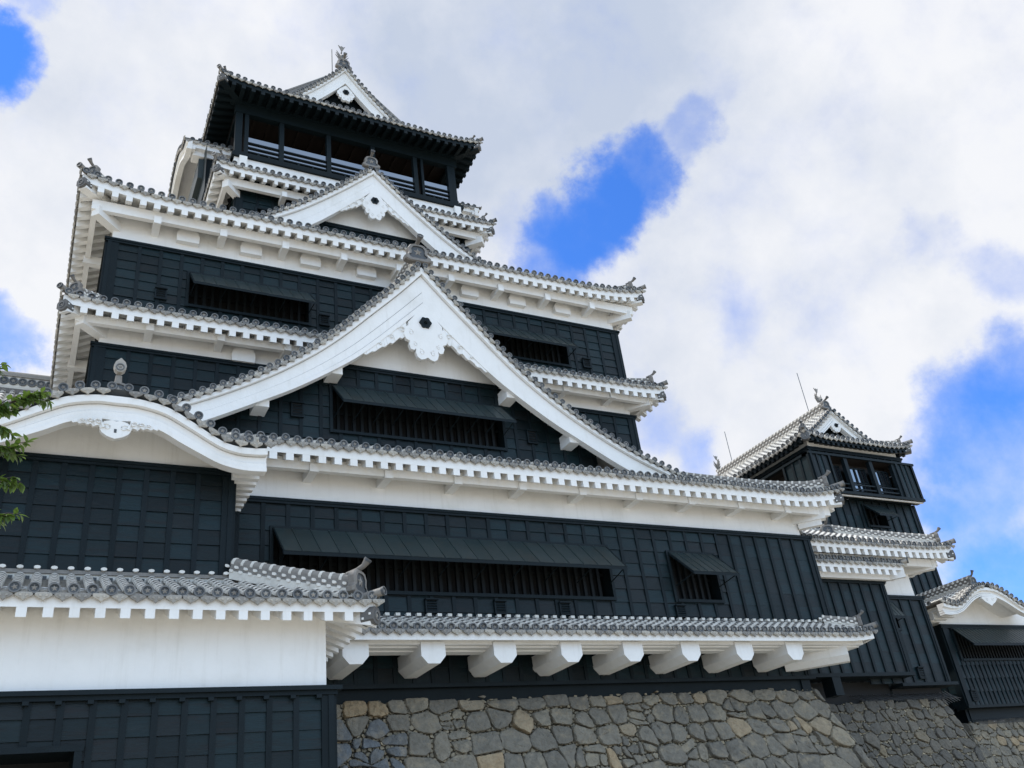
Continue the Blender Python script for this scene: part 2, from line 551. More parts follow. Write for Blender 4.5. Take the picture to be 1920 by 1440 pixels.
def roof_side(mb, eb, T, ua, ub, B, z0, rise, hl=True, hr=True, lift=.4, Ls=3.5, pitch=.37, det=1, rng=None, ow=1.25, fas=(.08, .38), tooth=.26,
              rp=.5, rw=.22, purlin=None, G=None, bandlen=None, emat=None, R=None, ohide=None, vrg=None):
    """one slope of a tiled roof.  u runs along the eave, b inwards from it; rise(b) is the profile; hl/hr say which ends are hips."""
    emat = emat or PLASTER
    R = R or pitch * .325
    rng = rng or (ua, ub)
    ez = Vector((0, 0, 1))
    ex = (Vector(T(1, 0, 0)) - Vector(T(0, 0, 0))).normalized()
    en = (Vector(T(0, 1, 0)) - Vector(T(0, 0, 0))).normalized()

    def dist(u):
        d = 1e9
        if hl:
            d = min(d, u - ua)
        if hr:
            d = min(d, ub - u)
        return max(d, 0)

    def bm(u):
        d = dist(u)
        if G is not None:
            return d if d < G else B
        return min(B, d)

    def lf(u):
        d = dist(u)
        return lift * max(0, 1 - d / Ls) ** 2.2

    def zs(u, b):
        return z0 + rise(max(b, 0.0)) + lf(u) * max(0, 1 - b / min(B, 3.0))

    P = lambda u, b, dz=0.0: Vector(T(u, -b, zs(u, b) + dz))
    nrow = max(1, int(round((ub - ua) / pitch)))
    p = (ub - ua) / nrow
    nb = 4 if det < 2 else 6
    # tiles
    us = [ua + i * p for i in range(nrow + 1)]
    for i in range(nrow):
        u0, u1 = us[i], us[i + 1]
        uc = (u0 + u1) / 2
        inr = rng[0] <= uc <= rng[1]
        # pan sheet (one strip per row, lower in the middle between two cover tiles)
        cuts = [uc - p, uc - p / 2, uc] if inr and det >= 1 else [u0, u1]
        cuts = [min(max(c, ua), ub) for c in cuts]
        for a, c in zip(cuts[:-1], cuts[1:]):
            if c - a < 1e-5:
                continue
            vs, fs = [], []
            la, lc = (0, 0)
            if len(cuts) == 3:
                la = 0 if a != uc - p / 2 else -.035
                lc = -.035 if a != uc - p / 2 else 0
            for j in range(nb + 1):
                for (u, l) in ((a, la), (c, lc)):
                    b = bm(u) * j / nb - (.02 if j == 0 else 0)
                    vs.append(tuple(P(u, b, l)))
            for j in range(nb):
                fs.append((2 * j, 2 * j + 1, 2 * j + 3, 2 * j + 2))
            mb.add(vs, fs, TILE if det < 2 else TWHITE, random.random() * .6)
        if not inr or det < 1:
            continue
        bmx = bm(uc)
        if det >= 2 and bmx > .3:             # courses of pan tiles as thin steps
            k = 0
            b = .1
            while b < bmx - .1 and b < 4.0:
                ul, ur = uc - p + R * .8, uc - R * .8
                if ul > ua and bm((ul + ur) / 2) > b + .1:
                    um = (ul + ur) / 2
                    q = [P(ul, b, .004), P(um, b, -.012), P(ur, b, .004), P(ul, b + .09, .0), P(um, b + .09, -.016), P(ur, b + .09, .0)]
                    q = [tuple(x + ez * .012) for x in q]
                    mb.add(q, [(0, 1, 4, 3), (1, 2, 5, 4)], TILE, random.random() * .5)
                b += .17
        # cover-tile row
        c0 = .03
        if bmx > .25:
            bs = [0.0]
            seg = bandlen or (.28 if det >= 2 else .34)
            lim = min(bmx, 1e9 if det >= 2 else 1.4)
            while bs[-1] + seg < lim:
                bs.append(bs[-1] + seg * (.50 if det >= 2 else .64))
                bs.append(bs[-1] + seg * (.50 if det >= 2 else .36))
            bs.append(bmx)
            if len(bs) % 2:
                bs.append(bmx + .01)
            half_tube(mb, lambda b, u=uc: P(u, b, c0), bs, ex, R * .93, det)
        jz, ju = random.gauss(0, .008), random.gauss(0, .008)
        disc(mb, P(uc, -.03 + random.gauss(0, .012), c0 + R * .35 + jz) + ex * ju, ex, ez, en, R * 1.06, det)
        if i > 0 or not hl:
            pendant(mb, P(us[i], -.03, -.015), ex, ez, en, p * .98, det)
    if hr and rng[1] >= ub - .1 and det >= 1:
        pendant(mb, P(ub - .02, -.03, -.015), ex, ez, en, p * .9, det)
    if eb is None:
        return zs
    # eave: fascia, soffit, rafters
    na = max(6, int((ub - ua) / 1.2))
    fb = .07
    cut = [ua + (ub - ua) * k / na for k in range(na + 1)]
    for extra in (.5, 1.0, 1.6, 2.3, 3.0):
        if hl:
            cut.append(ua + extra)
        if hr:
            cut.append(ub - extra)
    cut = sorted(set(round(c, 4) for c in cut if ua <= c <= ub))
    for a, c in zip(cut[:-1], cut[1:]):
        def inset(u, b):
            lo = ua + b if hl else ua
            hi = ub - b if hr else ub
            return min(max(u, lo), hi)
        a1, c1 = inset(a, fb), inset(c, fb)
        a2, c2 = inset(a, ow), inset(c, ow)
        z = lambda u, b, d: zs(u, b) - d
        Q = lambda u, b, d: T(u, -b, z(u, b, d))
        if c1 - a1 > 1e-4:
            vs = [Q(a1, fb, fas[0]), Q(c1, fb, fas[0]), Q(c1, fb, fas[1]), Q(a1, fb, fas[1]), Q(a1, fb + .07, fas[1]), Q(c1, fb + .07, fas[1])]
            eb.add(vs, [(0, 3, 2, 1), (3, 4, 5, 2)], emat, .5)
            vs = [Q(a1, fb + .06, fas[1] - .03), Q(c1, fb + .06, fas[1] - .03), T(c2, -ow, zs(inset(c, ow), ow) - fas[1] + .03), T(a2, -ow, zs(inset(a, ow), ow) - fas[1] + .03)]
            eb.add(vs, [(0, 3, 2, 1)], emat, .5)
    if tooth > 0:
        nr = max(1, int(round((ub - ua) / rp)))
        for k in range(nr):
            u = ua + (k + .5) * (ub - ua) / nr
            if not (rng[0] - .3 <= u <= rng[1] + .3):
                continue
            d = dist(u)
            be = min(ow + .05, d - rw * .7)
            if be < .25:
                continue
            vs = []
            for uu in (u - rw / 2, u + rw / 2):
                for (b, dd) in ((be, 0), (fb + .004, 0)):
                    zz = zs(u, b)
                    vs.append(T(uu, -b, zz - fas[1] - tooth))
                    vs.append(T(uu, -b, zz - fas[1] + .02))
            eb.add(vs, BOXF, emat, .5)
    if purlin:
        pb, pt_, pbm = purlin
        a, c = (ua + pb if hl else ua), (ub - pb if hr else ub)
        box(eb, T, a, c, -pb - .2, -pb, z0 - pbm, z0 - pt_, emat, .5)
    return zs


def ridge(mb, pts, w=.30, h=.34, dots=True, tubes=True, rows=2, wm=None, sp=.30):
    """stacked tile ridge swept along a polyline (base points)"""
    pts = [Vector(p) for p in pts]
    S = [(-w / 2, -.12), (-w / 2, h * .30), (-w * .42, h * .33), (-w * .42, h * .62), (-w * .34, h * .66), (-w * .34, h)]
    S = S + [(-x, z) for x, z in reversed(S)]
    n = len(S)
    vs = []
    for i, p in enumerate(pts):
        d = pts[min(i + 1, len(pts) - 1)] - pts[max(i - 1, 0)]
        d.z = 0
        d.normalize()
        a = Vector((d.y, -d.x, 0))
        for x, z in S:
            vs.append(tuple(p + a * x + Vector((0, 0, z))))
    for k in range(n - 1):
        fs = [(i * n + k, i * n + k + 1, (i + 1) * n + k + 1, (i + 1) * n + k) for i in range(len(pts) - 1)]
        mb.add(vs, fs, (TWHITE if k in (0, n - 2) else TILE), .2 + .1 * (k % 3))
    mb.add(vs[:n], [tuple(range(n))], TILE)
    mb.add(vs[-n:], [tuple(range(n - 1, -1, -1))], TILE)
    if tubes:
        tube(mb, [p + Vector((0, 0, h)) for p in pts], w * .36, 8, TILE, .5)
    if dots:
        L = 0
        nxt = .1
        for i in range(len(pts) - 1):
            a, b = pts[i], pts[i + 1]
            d = (b - a)
            ln = d.length
            dn = d.normalized()
            sd_ = Vector((dn.y, -dn.x, 0)).normalized()
            while nxt < L + ln:
                p = a + dn * (nxt - L)
                for s in (-1, 1):
                    for rr in range(rows):
                        q = p + dn * (sp / 2 if rr % 2 else 0) + sd_ * (s * w * (.44 - .04 * rr)) + Vector((0, 0, h * (.30 + .32 * rr)))
                        e = .055
                        vs2 = [tuple(q + dn * x * e + Vector((0, 0, 1)) * z * e * .7 + sd_ * s * y * .05) for (x, y, z) in
                               ((-1, 0, -.6), (-.6, 0, -1), (.6, 0, -1), (1, 0, -.6), (1, 0, .6), (.6, 0, 1), (-.6, 0, 1), (-1, 0, .6))]
                        vs3 = [tuple(Vector(v) + sd_ * s * .05) for v in vs2]
                        mb.add(vs2 + vs3, [tuple(range(8, 16))] + [(k, (k + 1) % 8, 8 + (k + 1) % 8, 8 + k) for k in range(8)], STUD if wm else TWHITE, .9)
                if tubes:                     # plaster band over the ridge tube
                    c = p + Vector((0, 0, h))
                    tube(mb, [c - dn * .04, c + dn * .04], w * .40, 8, TWHITE, .6)
                nxt += sp
            L += ln


SHIELD = [(-.30, 0), (-.42, .06), (-.44, .16), (-.34, .22), (-.31, .30), (-.33, .48), (-.24, .62), (-.12, .66), (.12, .66), (.24, .62), (.33, .48), (.31, .30), (.34, .22), (.44, .16), (.42, .06), (.30, 0)]


def ornament(mb, T, z, s=1.0, horn=True, hornlen=1.0, hornh=1.0):
    """ridge-end tile facing +o: shouldered plaque with sunk panel and star, round tile rising above it"""
    sh = [(x * s, z + y * s) for x, y in SHIELD]
    extr(mb, T, sh, -.16 * s, 0, TILE, .15)
    n = len(sh)
    cz = z + .36 * s
    inn = [(x * .68, cz + (zz - cz) * .70) for x, zz in sh]
    vs = [T(u, 0.002, zz) for u, zz in sh] + [T(u, .05 * s, cz + (zz - cz) * .93) for u, zz in [(x * .93, zz) for x, zz in sh]]
    vs += [T(u, .05 * s, zz) for u, zz in inn] + [T(u, .012, zz) for u, zz in inn]
    q = lambda a, b: [(a * n + k, a * n + (k + 1) % n, b * n + (k + 1) % n, b * n + k) for k in range(n)]
    mb.add(vs, q(0, 1) + q(1, 2), TILE, .3)
    mb.add(vs, q(2, 3) + [tuple(range(3 * n, 4 * n))], TFACE, .3)
    C = Vector(T(0, .02, cz))
    ex = (Vector(T(1, 0, 0)) - Vector(T(0, 0, 0)))
    en = (Vector(T(0, 1, 0)) - Vector(T(0, 0, 0)))
    ez = Vector((0, 0, 1))
    sv = [tuple(C + en * .05 * s)] + [tuple(C + ex * x * .15 * s + ez * y * .15 * s) for x, y in STAR]
    mb.add(sv, [(0, 1 + k, 1 + (k + 1) % 10) for k in range(10)], TILE, .6)
    if horn:
        pts = [T(0, -.35 * s, z + .62 * s), T(0, -.05 * s, z + .68 * s), T(0, .16 * s * hornlen, z + (.68 + .12 * hornh) * s), T(0, .32 * s * hornlen, z + (.68 + .32 * hornh) * s)]
        tube(mb, pts, [.065 * s, .065 * s, .07 * s, .10 * s], 10, TILE, .1)
        p1, p0 = Vector(pts[-1]), Vector(pts[-2])
        d = (p1 - p0).normalized()
        disc(mb, p1 + d * .03, ex, d.cross(ex), d, .105 * s, 2)


def hip_parts(T2, parent, corner, dv, z_c, zs_pts, s=.9, horn=.62, ow=1.25, eave_mat=None, cap=True, ridge_name="hip_ridge", zcut=.62, rows=2, zin=None):
    """hip ridge, its end ornament, the corner tile, the hip rafter with its cap. corner: eave corner xy, dv: outward diagonal (unit)"""
    eave_mat = eave_mat or PLASTER
    mb = MB()
    ridge(mb, zs_pts, .30 * s / .9, .30 * s / .9, True, rows=rows)
    # corner tile
    D = DIAG(corner[0], corner[1], dv[0], dv[1])
    ex = Vector((-dv[1], dv[0], 0))
    en = Vector((dv[0], dv[1], 0))
    a, b = Vector(D(0, -.5, z_c + .10)), Vector(D(0, .12, z_c + .17))
    tube(mb, [a, b], .108, 10, TILE, .5)
    d = (b - a).normalized()
    disc(mb, b + d * .03, ex, ex.cross(d) * (-1 if ex.cross(d).z < 0 else 1), d, .118, 2)
    r = mb.build(ridge_name, parent)
    mo = MB()
    p0 = Vector(zs_pts[0])
    To = DIAG(p0.x + dv[0] * .08, p0.y + dv[1] * .08, dv[0], dv[1])
    ornament(mo, To, p0.z - .06, s * .92, hornlen=.75, hornh=horn)
    mo.build("ridge_end_tile", r)
    if cap:
        mh = MB()
        L = ow * sqrt(2)
        w = .17
        sl = .34
        zb = z_c - zcut
        P = []
        for u in (-w, w):
            for o, zz in ((-L - .1, zb + sl * L), (-.18, zb + .02)):
                if zin is not None:
                    zz = zin if o < -.5 else zb - .10
                P += [D(u, o, zz), D(u, o, zz + .34)]
        hexa(mh, P, eave_mat)
        h = mh.build("hip_rafter", parent)
        mc = MB()
        pr = [(-.21, 0.04), (-.21, .24), (-.12, .36), (.12, .36), (.21, .24), (.21, .04), (.10, -.05), (-.10, -.05)]
        extr(mc, D, [(u, zb + .0 + z) for u, z in pr], -.42, -.08, IRON)
        for su in (-1, 1):
            for (o, zz) in ((-.35, .26), (-.35, .08), (-.16, .17)):
                box(mc, D, su * .212, su * .235, o - .025, o + .025, zb + zz - .025, zb + zz + .025, STUD)
        disc(mc, Vector(D(0, -.065, zb + .15)), ex, Vector((0, 0, 1)), en, .12, 2)
        mc.build("rafter_cap", h)
    return r


# ------------------------------------------------------------------ boarded cladding
def clad(mb, T, u0, u1, z0, z1, bay=.76, row=.44, holes=(), corner=.3, cl=True, cr=True, zlim=None, cap=True, capl=.15, capr=.15, lipd=.040):
    """lapped boards between vertical battens with corner boards and a top rail; holes are (u0,u1,z0,z1)"""
    a = u0 + (corner if cl else 0)
    c = u1 - (corner if cr else 0)
    nb = max(1, int(round((c - a) / bay)))
    bw = (c - a) / nb
    bh = .065
    nr = max(1, int(round((z1 - z0) / row)))
    rh = (z1 - z0) / nr
    zt_of = (lambda u: min(z1, zlim(u))) if zlim else (lambda u: z1)

    def split(u_, v_, zz0, zz1):
        rects = [(u_, v_, zz0, zz1)]
        for h in holes:
            out = []
            for r in rects:
                ua, ub, za, zb = r
                if h[1] <= ua or h[0] >= ub or h[3] <= za or h[2] >= zb:
                    out.append(r)
                    continue
                if h[0] > ua:
                    out.append((ua, h[0], za, zb))
                if h[1] < ub:
                    out.append((h[1], ub, za, zb))
                m0, m1 = max(ua, h[0]), min(ub, h[1])
                if h[2] > za:
                    out.append((m0, m1, za, h[2]))
                if h[3] < zb:
                    out.append((m0, m1, h[3], zb))
            rects = out
        return rects

    for i in range(nb):
        l, r = a + i * bw, a + (i + 1) * bw
        zt = min(zt_of(l), zt_of(r), zt_of((l + r) / 2))
        for k in range(nr):
            b0, b1 = z0 + k * rh, min(z0 + (k + 1) * rh, zt)
            if b1 - b0 < .03:
                continue
            t = random.random()
            if random.random() < .12:
                t = .95
            else:
                t *= .7
            for (ua, ub, za, zb) in split(l, r, b0, b1):
                lip = lipd + .006 * (lipd / .04) * math.sin(i * 7.1 + k * 3.7)
                o0 = lip - (lip - .006) * (za - b0) / rh
                o1 = lip - (lip - .006) * (zb - b0) / rh
                vs = [T(ua, o0, za), T(ub, o0, za), T(ub, o1, zb), T(ua, o1, zb), T(ua, 0, za), T(ub, 0, za)]
                mb.add(vs, [(0, 1, 2, 3), (0, 4, 5, 1)], BOARD, t)
    for i in range(nb + 1):
        u = a + i * bw
        if (i == 0 and cl) or (i == nb and cr):
            continue
        zt = zt_of(u)
        for (ua, ub, za, zb) in split(u - bh, u + bh, z0, zt):
            if zb - za > .05 and ub - ua > .02:
                box(mb, T, ua, ub, 0, .062, za, zb, BATTEN)
    if cl:
        box(mb, T, u0, a + .02, -.0, .072, z0, zt_of(u0), BATTEN)
        box(mb, T, u0 - .02, u0 + .12, -.0, .095, z0, zt_of(u0), BATTEN)
    if cr:
        box(mb, T, c - .02, u1, -.0, .072, z0, zt_of(u1), BATTEN)
        box(mb, T, u1 - .12, u1 + .02, -.0, .095, z0, zt_of(u1), BATTEN)
    if cap:
        box(mb, T, u0 - (capl if cl else 0), u1 + (capr if cr else 0), -.02, .13, z1 - .02, z1 + .075, BATTEN, .1)
        box(mb, T, u0 - (capl - .06 if cl else 0), u1 + (capr - .06 if cr else 0), -.02, .10, z1 - .10, z1 - .02, BATTEN, .6)


def rect(mb, T, u0, u1, z0, z1, mt, o=0.0, holes=()):
    """flat wall with rectangular holes"""
    us = sorted({u0, u1} | {x for h in holes for x in h[:2] if u0 < x < u1})
    zz = sorted({z0, z1} | {x for h in holes for x in h[2:] if z0 < x < z1})
    for a, b in zip(us[:-1], us[1:]):
        for c, d in zip(zz[:-1], zz[1:]):
            mu, mz = (a + b) / 2, (c + d) / 2
            if any(h[0] < mu < h[1] and h[2] < mz < h[3] for h in holes):
                continue
            mb.add([T(a, o, c), T(b, o, c), T(b, o, d), T(a, o, d)], [(0, 1, 2, 3)], mt, .5)


def window(parent, T, u0, u1, z0, z1, aw=None, bars=.30, depth=.55, rods=5, fr=.11, hinge=.05, seam=.55, glass=False, name="window"):
    mb = MB()
    # frame
    box(mb, T, u0 - fr, u0, -.05, .10, z0 - fr, z1 + fr, BATTEN)
    box(mb, T, u1, u1 + fr, -.05, .10, z0 - fr, z1 + fr, BATTEN)
    box(mb, T, u0, u1, -.05, .103, z1, z1 + fr, BATTEN)
    box(mb, T, u0, u1, -.05, .12, z0 - fr, z0, BATTEN)
    # reveal and dark interior
    for (a, b) in (((u0, 0, z0), (u0, -depth, z1)), ((u1, 0, z0), (u1, -depth, z1))):
        u = a[0]
        mb.add([T(u, -.05, z0), T(u, -depth, z0), T(u, -depth, z1), T(u, -.05, z1)], [(0, 1, 2, 3)], BATTEN)
    for zz in (z0, z1):
        mb.add([T(u0, -.05, zz), T(u1, -.05, zz), T(u1, -depth, zz), T(u0, -depth, zz)], [(0, 1, 2, 3)], BATTEN)
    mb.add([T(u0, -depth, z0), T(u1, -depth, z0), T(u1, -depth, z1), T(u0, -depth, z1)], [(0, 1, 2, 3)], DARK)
    n = int((u1 - u0) / bars)
    for k in range(1, n):
        u = u0 + (u1 - u0) * k / n
        box(mb, T, u - .055, u + .055, -.34, -.22, z0, z1, LATT)
    box(mb, T, u0, u1, -.36, -.335, z0 + (z1 - z0) * .48, z0 + (z1 - z0) * .55, LATT)
    w = mb.build(name, parent)
    if aw:
        out, drop, du = aw
        ma = MB()
        zt = z1 + hinge
        A = lambda u, t, e: T(u, .06 + (out - .06) * t, zt - drop * t + e)
        ul, ur = u0 - .02, u1 + .02
        ns = max(2, int(round((ur - ul) / seam)))
        for k in range(ns):
            a, b = ul + (ur - ul) * k / ns, ul + (ur - ul) * (k + 1) / ns
            hexa(ma, [A(a + du * 0, 0, 0), A(a, 0, .035), A(a + du, 1, 0), A(a + du, 1, .035), A(b, 0, 0), A(b, 0, .035), A(b + du, 1, 0), A(b + du, 1, .035)], METAL, random.random())
            if k:
                hexa(ma, [A(a - .022, 0.01, .03), A(a - .022, 0.01, .062), A(a - .022 + du, .995, .03), A(a - .022 + du, .995, .062),
                          A(a + .022, 0.01, .03), A(a + .022, 0.01, .062), A(a + .022 + du, .995, .03), A(a + .022 + du, .995, .062)], METAL, .2)
        hexa(ma, [A(ul - .01 + du, .985, -.05), A(ul - .01 + du, .985, .05), A(ul - .01 + du, 1.02, -.05), A(ul - .01 + du, 1.02, .05),
                  A(ur + .01 + du, .985, -.05), A(ur + .01 + du, .985, .05), A(ur + .01 + du, 1.02, -.05), A(ur + .01 + du, 1.02, .05)], BATTEN)
        for uu in (ul + .0, ur - .0):
            hexa(ma, [A(uu - .025, 0, -.05), A(uu - .025, 0, .05), A(uu - .025 + du, 1, -.05), A(uu - .025 + du, 1, .05),
                      A(uu + .025, 0, -.05), A(uu + .025, 0, .05), A(uu + .025 + du, 1, -.05), A(uu + .025 + du, 1, .05)], BATTEN)
        for k in range(1, ns):
            uu = ul + (ur - ul) * k / ns
            if k % 2 == 0:
                hexa(ma, [A(uu - .03, 0.02, -.06), A(uu - .03, 0.02, -.002), A(uu - .03 + du, .97, -.06), A(uu - .03 + du, .97, -.002),
                          A(uu + .03, 0.02, -.06), A(uu + .03, 0.02, -.002), A(uu + .03 + du, .97, -.06), A(uu + .03 + du, .97, -.002)], BATTEN)
        awn = ma.build("awning", w)
        for k in range(rods + 1):
            uu = ul + .06 + (ur - ul - .12) * k / max(1, rods)
            mr_ = MB()
            tube(mr_, [T(uu, .10 if k in (0, rods) else -.02, z0 + (z1 - z0) * .28), A(uu + du, .96, -.02)], .02, 6, BATTEN)
            mr_.build("prop_rod", w)
    return w


def vent(parent, T, u, z, w=.36, h=.42):
    mb = MB()
    box(mb, T, u - w / 2 - .05, u + w / 2 + .05, .02, .17, z + h / 2, z + h / 2 + .05, BATTEN)
    box(mb, T, u - w / 2, u + w / 2, .05, .08, z - h / 2, z + h / 2, DARK)
    for s in (-1, 1):
        box(mb, T, u + s * (w / 2 + .02) - .025, u + s * (w / 2 + .02) + .025, .02, .115, z - h / 2, z + h / 2 - .002, BATTEN)
    box(mb, T, u - w / 2 - .05, u + w / 2 + .05, .02, .14, z - h / 2 - .05, z - h / 2, BATTEN)
    for k in range(4):
        zz = z - h / 2 + h * (k + .4) / 4.4
        hexa(mb, [T(u + a * w / 2 * .98, o, zz + q) for a in (-1, 1) for (o, q) in ((.08, .05), (.08, .07), (.115, -.01), (.115, .01))], BATTEN)
    return mb.build("louvre_vent", parent)


# ------------------------------------------------------------------ gables
def gegyo(mb, T, cx, z0, z1, s):
    """hanging gable pendant: z0 top, z1 bottom, s half width of the cloud-shaped body"""
    H = z0 - z1
    right = [(0, 1.03), (.30, .90), (.60, .755), (.82, .65), (.80, .60), (1.0, .52), (1.06, .40), (.95, .30), (.78, .27), (.84, .20), (.76, .11), (.60, .10), (.52, .14), (.54, .05), (.46, -.03), (.30, -.07), (.14, -.05), (0, -.01)]
    zt = lambda t: z1 + H * .09 + t * H * .91
    poly = [(cx + x * s, zt(y)) for x, y in right] + [(cx - x * s, zt(y)) for x, y in reversed(right[1:-1])]
    poly = poly[::-1]
    extr(mb, T, poly, -.10, .06, PLASTER, .5)
    for sx in (-1, 1):                        # scroll reliefs
        for (ux, uz, r, turn) in ((.72, .45, .17, 1), (.56, .22, .13, 1), (.28, .08, .17, 1)):
            pts = []
            for k in range(16):
                a = k * .42
                rr = r * s * (1 - k / 19)
                pts.append(T(cx + sx * (ux * s + cos(a + 1.2) * rr * .8), .062, zt(uz) + sin(a + 1.2) * rr))
            tube(mb, pts, .022 * s + .004, 5, PLASTER, .2, smooth=True)


def gegyo_wing(T, cx, zi, d0, d1, h, sx, parent, o0=-.06, o1=.045):
    mb = MB()
    top, bot = [], []
    n = 18
    for k in range(n + 1):
        t = k / n
        d = d0 + (d1 - d0) * t
        top.append((cx + sx * d, zi(d) + .02))
        saw = abs(((t * 5.0) % 1.0) - .15)
        hh = h * (1 - t * .80) * (.76 + .30 * saw)
        if k == n:
            hh = .04
        bot.append((cx + sx * (d - (.12 if k not in (0, n) else 0) * (1 - t)), zi(d) - hh))
    poly = top + bot[::-1]
    if sx > 0:
        poly = poly[::-1]
    # build as quads so the outline may be concave
    m_ = n + 1
    for k in range(n):
        q = [top[k], top[k + 1], bot[k + 1], bot[k]]
        zoff = .05 * (0.5 + .5 * sin(k * 1.75))
        vs = [T(u, o1 + (zoff if i in (2, 3) else 0), z) for i, (u, z) in enumerate(q)] + [T(u, o0, z) for u, z in q]
        mb.add(vs, [(0, 1, 2, 3), (3, 2, 6, 7), (0, 3, 7, 4), (1, 0, 4, 5), (2, 1, 5, 6)], PLASTER, .5)
    for k in range(3):
        t = .10 + .26 * k
        d = d0 + (d1 - d0) * t
        cxk, czk, r = cx + sx * (d + .05 * h), zi(d) - h * (1 - t * .8) * .42, h * .24 * (1 - .25 * k)
        pts = [T(cxk + sx * cos(a * .45) * r * (1 - a / 18), o1 + .055, czk + sin(a * .45) * r * (1 - a / 18)) for a in range(14)]
        tube(mb, pts, .022, 5, PLASTER, .3)
    return mb.build("pendant_wing", parent)


def hexboss(mb, T, u, z, r, o=.05):
    pts = []
    for k in range(24):
        a = 2 * pi * k / 24
        rr = r * (1 + .10 * cos(6 * a))
        pts.append((u + cos(a) * rr, z + sin(a) * rr))
    extr(mb, T, pts, o - .05, o + .07, BATTEN, .1)
    tube(mb, [T(u, o + .06, z), T(u, o + .20, z)], [r * .36, r * .22], 6, BATTEN, .3, smooth=False)


def gable(parent, T, cx, zo, zi, D, wall_o, tile=.36, back=1.2, det=2, name="gable", bands=((.03, .19, .14), (.19, .212, -.05), (.215, .60, 0), (.60, .618, -.04), (.618, .85, .03), (.85, .868, -.03), (.868, 1.0, .08)),
          top_ridge=True, thick=.22, roofback=None, soffit=None, tint_edge=None, verge_len=.9, tdrop=.12, ends=False, kara=False, dstart=-1, tl=None, dmax_tiles=None, roof_bot=PLASTER):
    """curved bargeboards, verge tiles and roof sheet.  zo/zi: outer and inner edge of the board as functions of the distance from the centre."""
    mb = MB()
    ns = 40
    ds = [-D + 2 * D * k / (2 * ns) for k in range(2 * ns + 1)]
    for (f0, f1, off) in bands:
        vs, fs = [], []
        for d in ds:
            a = abs(d)
            za, zb = zo(a) + (zi(a) - zo(a)) * f0, zo(a) + (zi(a) - zo(a)) * f1
            vs += [T(cx + d, off, za), T(cx + d, off, zb), T(cx + d, -thick, zb), T(cx + d, -thick, za)]
        for k in range(2 * ns):
            o = 4 * k
            fs += [(o, o + 1, o + 5, o + 4), (o + 1, o + 2, o + 6, o + 5), (o + 2, o + 3, o + 7, o + 6), (o + 3, o, o + 4, o + 7)]
        o = 8 * ns
        fs += [(0, 3, 2, 1), (o, o + 1, o + 2, o + 3)]
        mb.add(vs, fs, GROOVE if off < 0 else PLASTER, .5)
    g = mb.build(name, parent)
    # soffit between board and wall, roof sheet over it
    ms = MB()
    rb = roofback if roofback is not None else wall_o
    vs, fs = [], []
    for d in ds:
        a = abs(d)
        vs += [T(cx + d, -thick + .02, zo(a) - .10), T(cx + d, rb, zo(a) - .10), T(cx + d, -.0, zo(a) + tdrop - .03), T(cx + d, rb, zo(a) + tdrop - .03), T(cx + d, 0.0, zo(a) - .02)]
    f1, f2 = [], []
    for k in range(2 * ns):
        o = 5 * k
        f1.append((o, o + 1, o + 6, o + 5))
        f2.append((o + 2, o + 7, o + 8, o + 3))
        f2.append((o + 2, o + 4, o + 9, o + 7))
    ms.add(vs, f1, roof_bot, .5)
    ms.add(vs, f2, TILE, .3)
    # verge tiles
    def arc(sgn):
        pts, d, step = [], 0.0, .02
        L = tile * .5
        acc_, last = 0, None
        while d < (dmax_tiles or D) - .05:
            z = zo(d)
            if last:
                acc_ += sqrt((d - last[0]) ** 2 + (z - last[1]) ** 2)
            last = (d, z)
            if acc_ >= L:
                pts.append(d)
                L += tile
            d += step
        return pts
    en = (Vector(T(0, 1, 0)) - Vector(T(0, 0, 0))).normalized()
    exw = (Vector(T(1, 0, 0)) - Vector(T(0, 0, 0))).normalized()
    for sgn in (-1, 1):
        for d in arc(sgn):
            e = .05
            sl = (zo(d + e) - zo(max(d - e, 0))) / (d + e - max(d - e, 0))
            ang = atan2(sl, 1) * sgn
            tx = exw * cos(ang) + Vector((0, 0, 1)) * sin(ang)
            tz = Vector((0, 0, 1)) * cos(ang) - exw * sin(ang)
            R = tile * .30
            base = Vector(T(cx + sgn * d, .20, zo(d) + tdrop))
            bs = [0, .2, .29, .5, .59, verge_len]
            half_tube(ms, lambda b, p=base, q=tz: p - en * b + q * .03, bs, tx, R * .93, det)
            disc(ms, base + tz * R * .45 + en * .02, tx, tz, en, R * 1.06, det)
            pc = Vector(T(cx + sgn * (d + tile * .5 * cos(ang)), .20, zo(d + tile * .5 * cos(ang)) + tdrop - .03))
            pendant(ms, pc + en * .02, tx, tz, en, tile * .97, det)
    if top_ridge:
        pts = []
        for k in range(0, 2 * ns + 1):
            d = ds[k]
            if abs(d) < D * .985:
                pts.append((d, T(cx + d, -.42, zo(abs(d)) + tdrop + .05)))
        for half in (-1, 1):
            pp = [p for d, p in pts if d * half >= .25]
            if half < 0:
                pp = pp
            tube(ms, [Vector(p) + Vector((0, 0, .14)) for p in pp], .15, 8, TILE, .8)
            tube(ms, [Vector(p) + Vector((0, 0, .02)) for p in pp], .20, 8, TWHITE, .3)
    # soffit board just under the verge tiles
    vs, fs = [], []
    for d in ds:
        a = abs(d)
        vs += [T(cx + d, .205, zo(a) + tdrop - .04), T(cx + d, 0.0, zo(a) + .004)]
    for k in range(2 * ns):
        o = 2 * k
        fs.append((o, o + 2, o + 3, o + 1))
    ms.add(vs, fs, TFACE, .2)
    ms.build("verge_tiles", g)
    return g


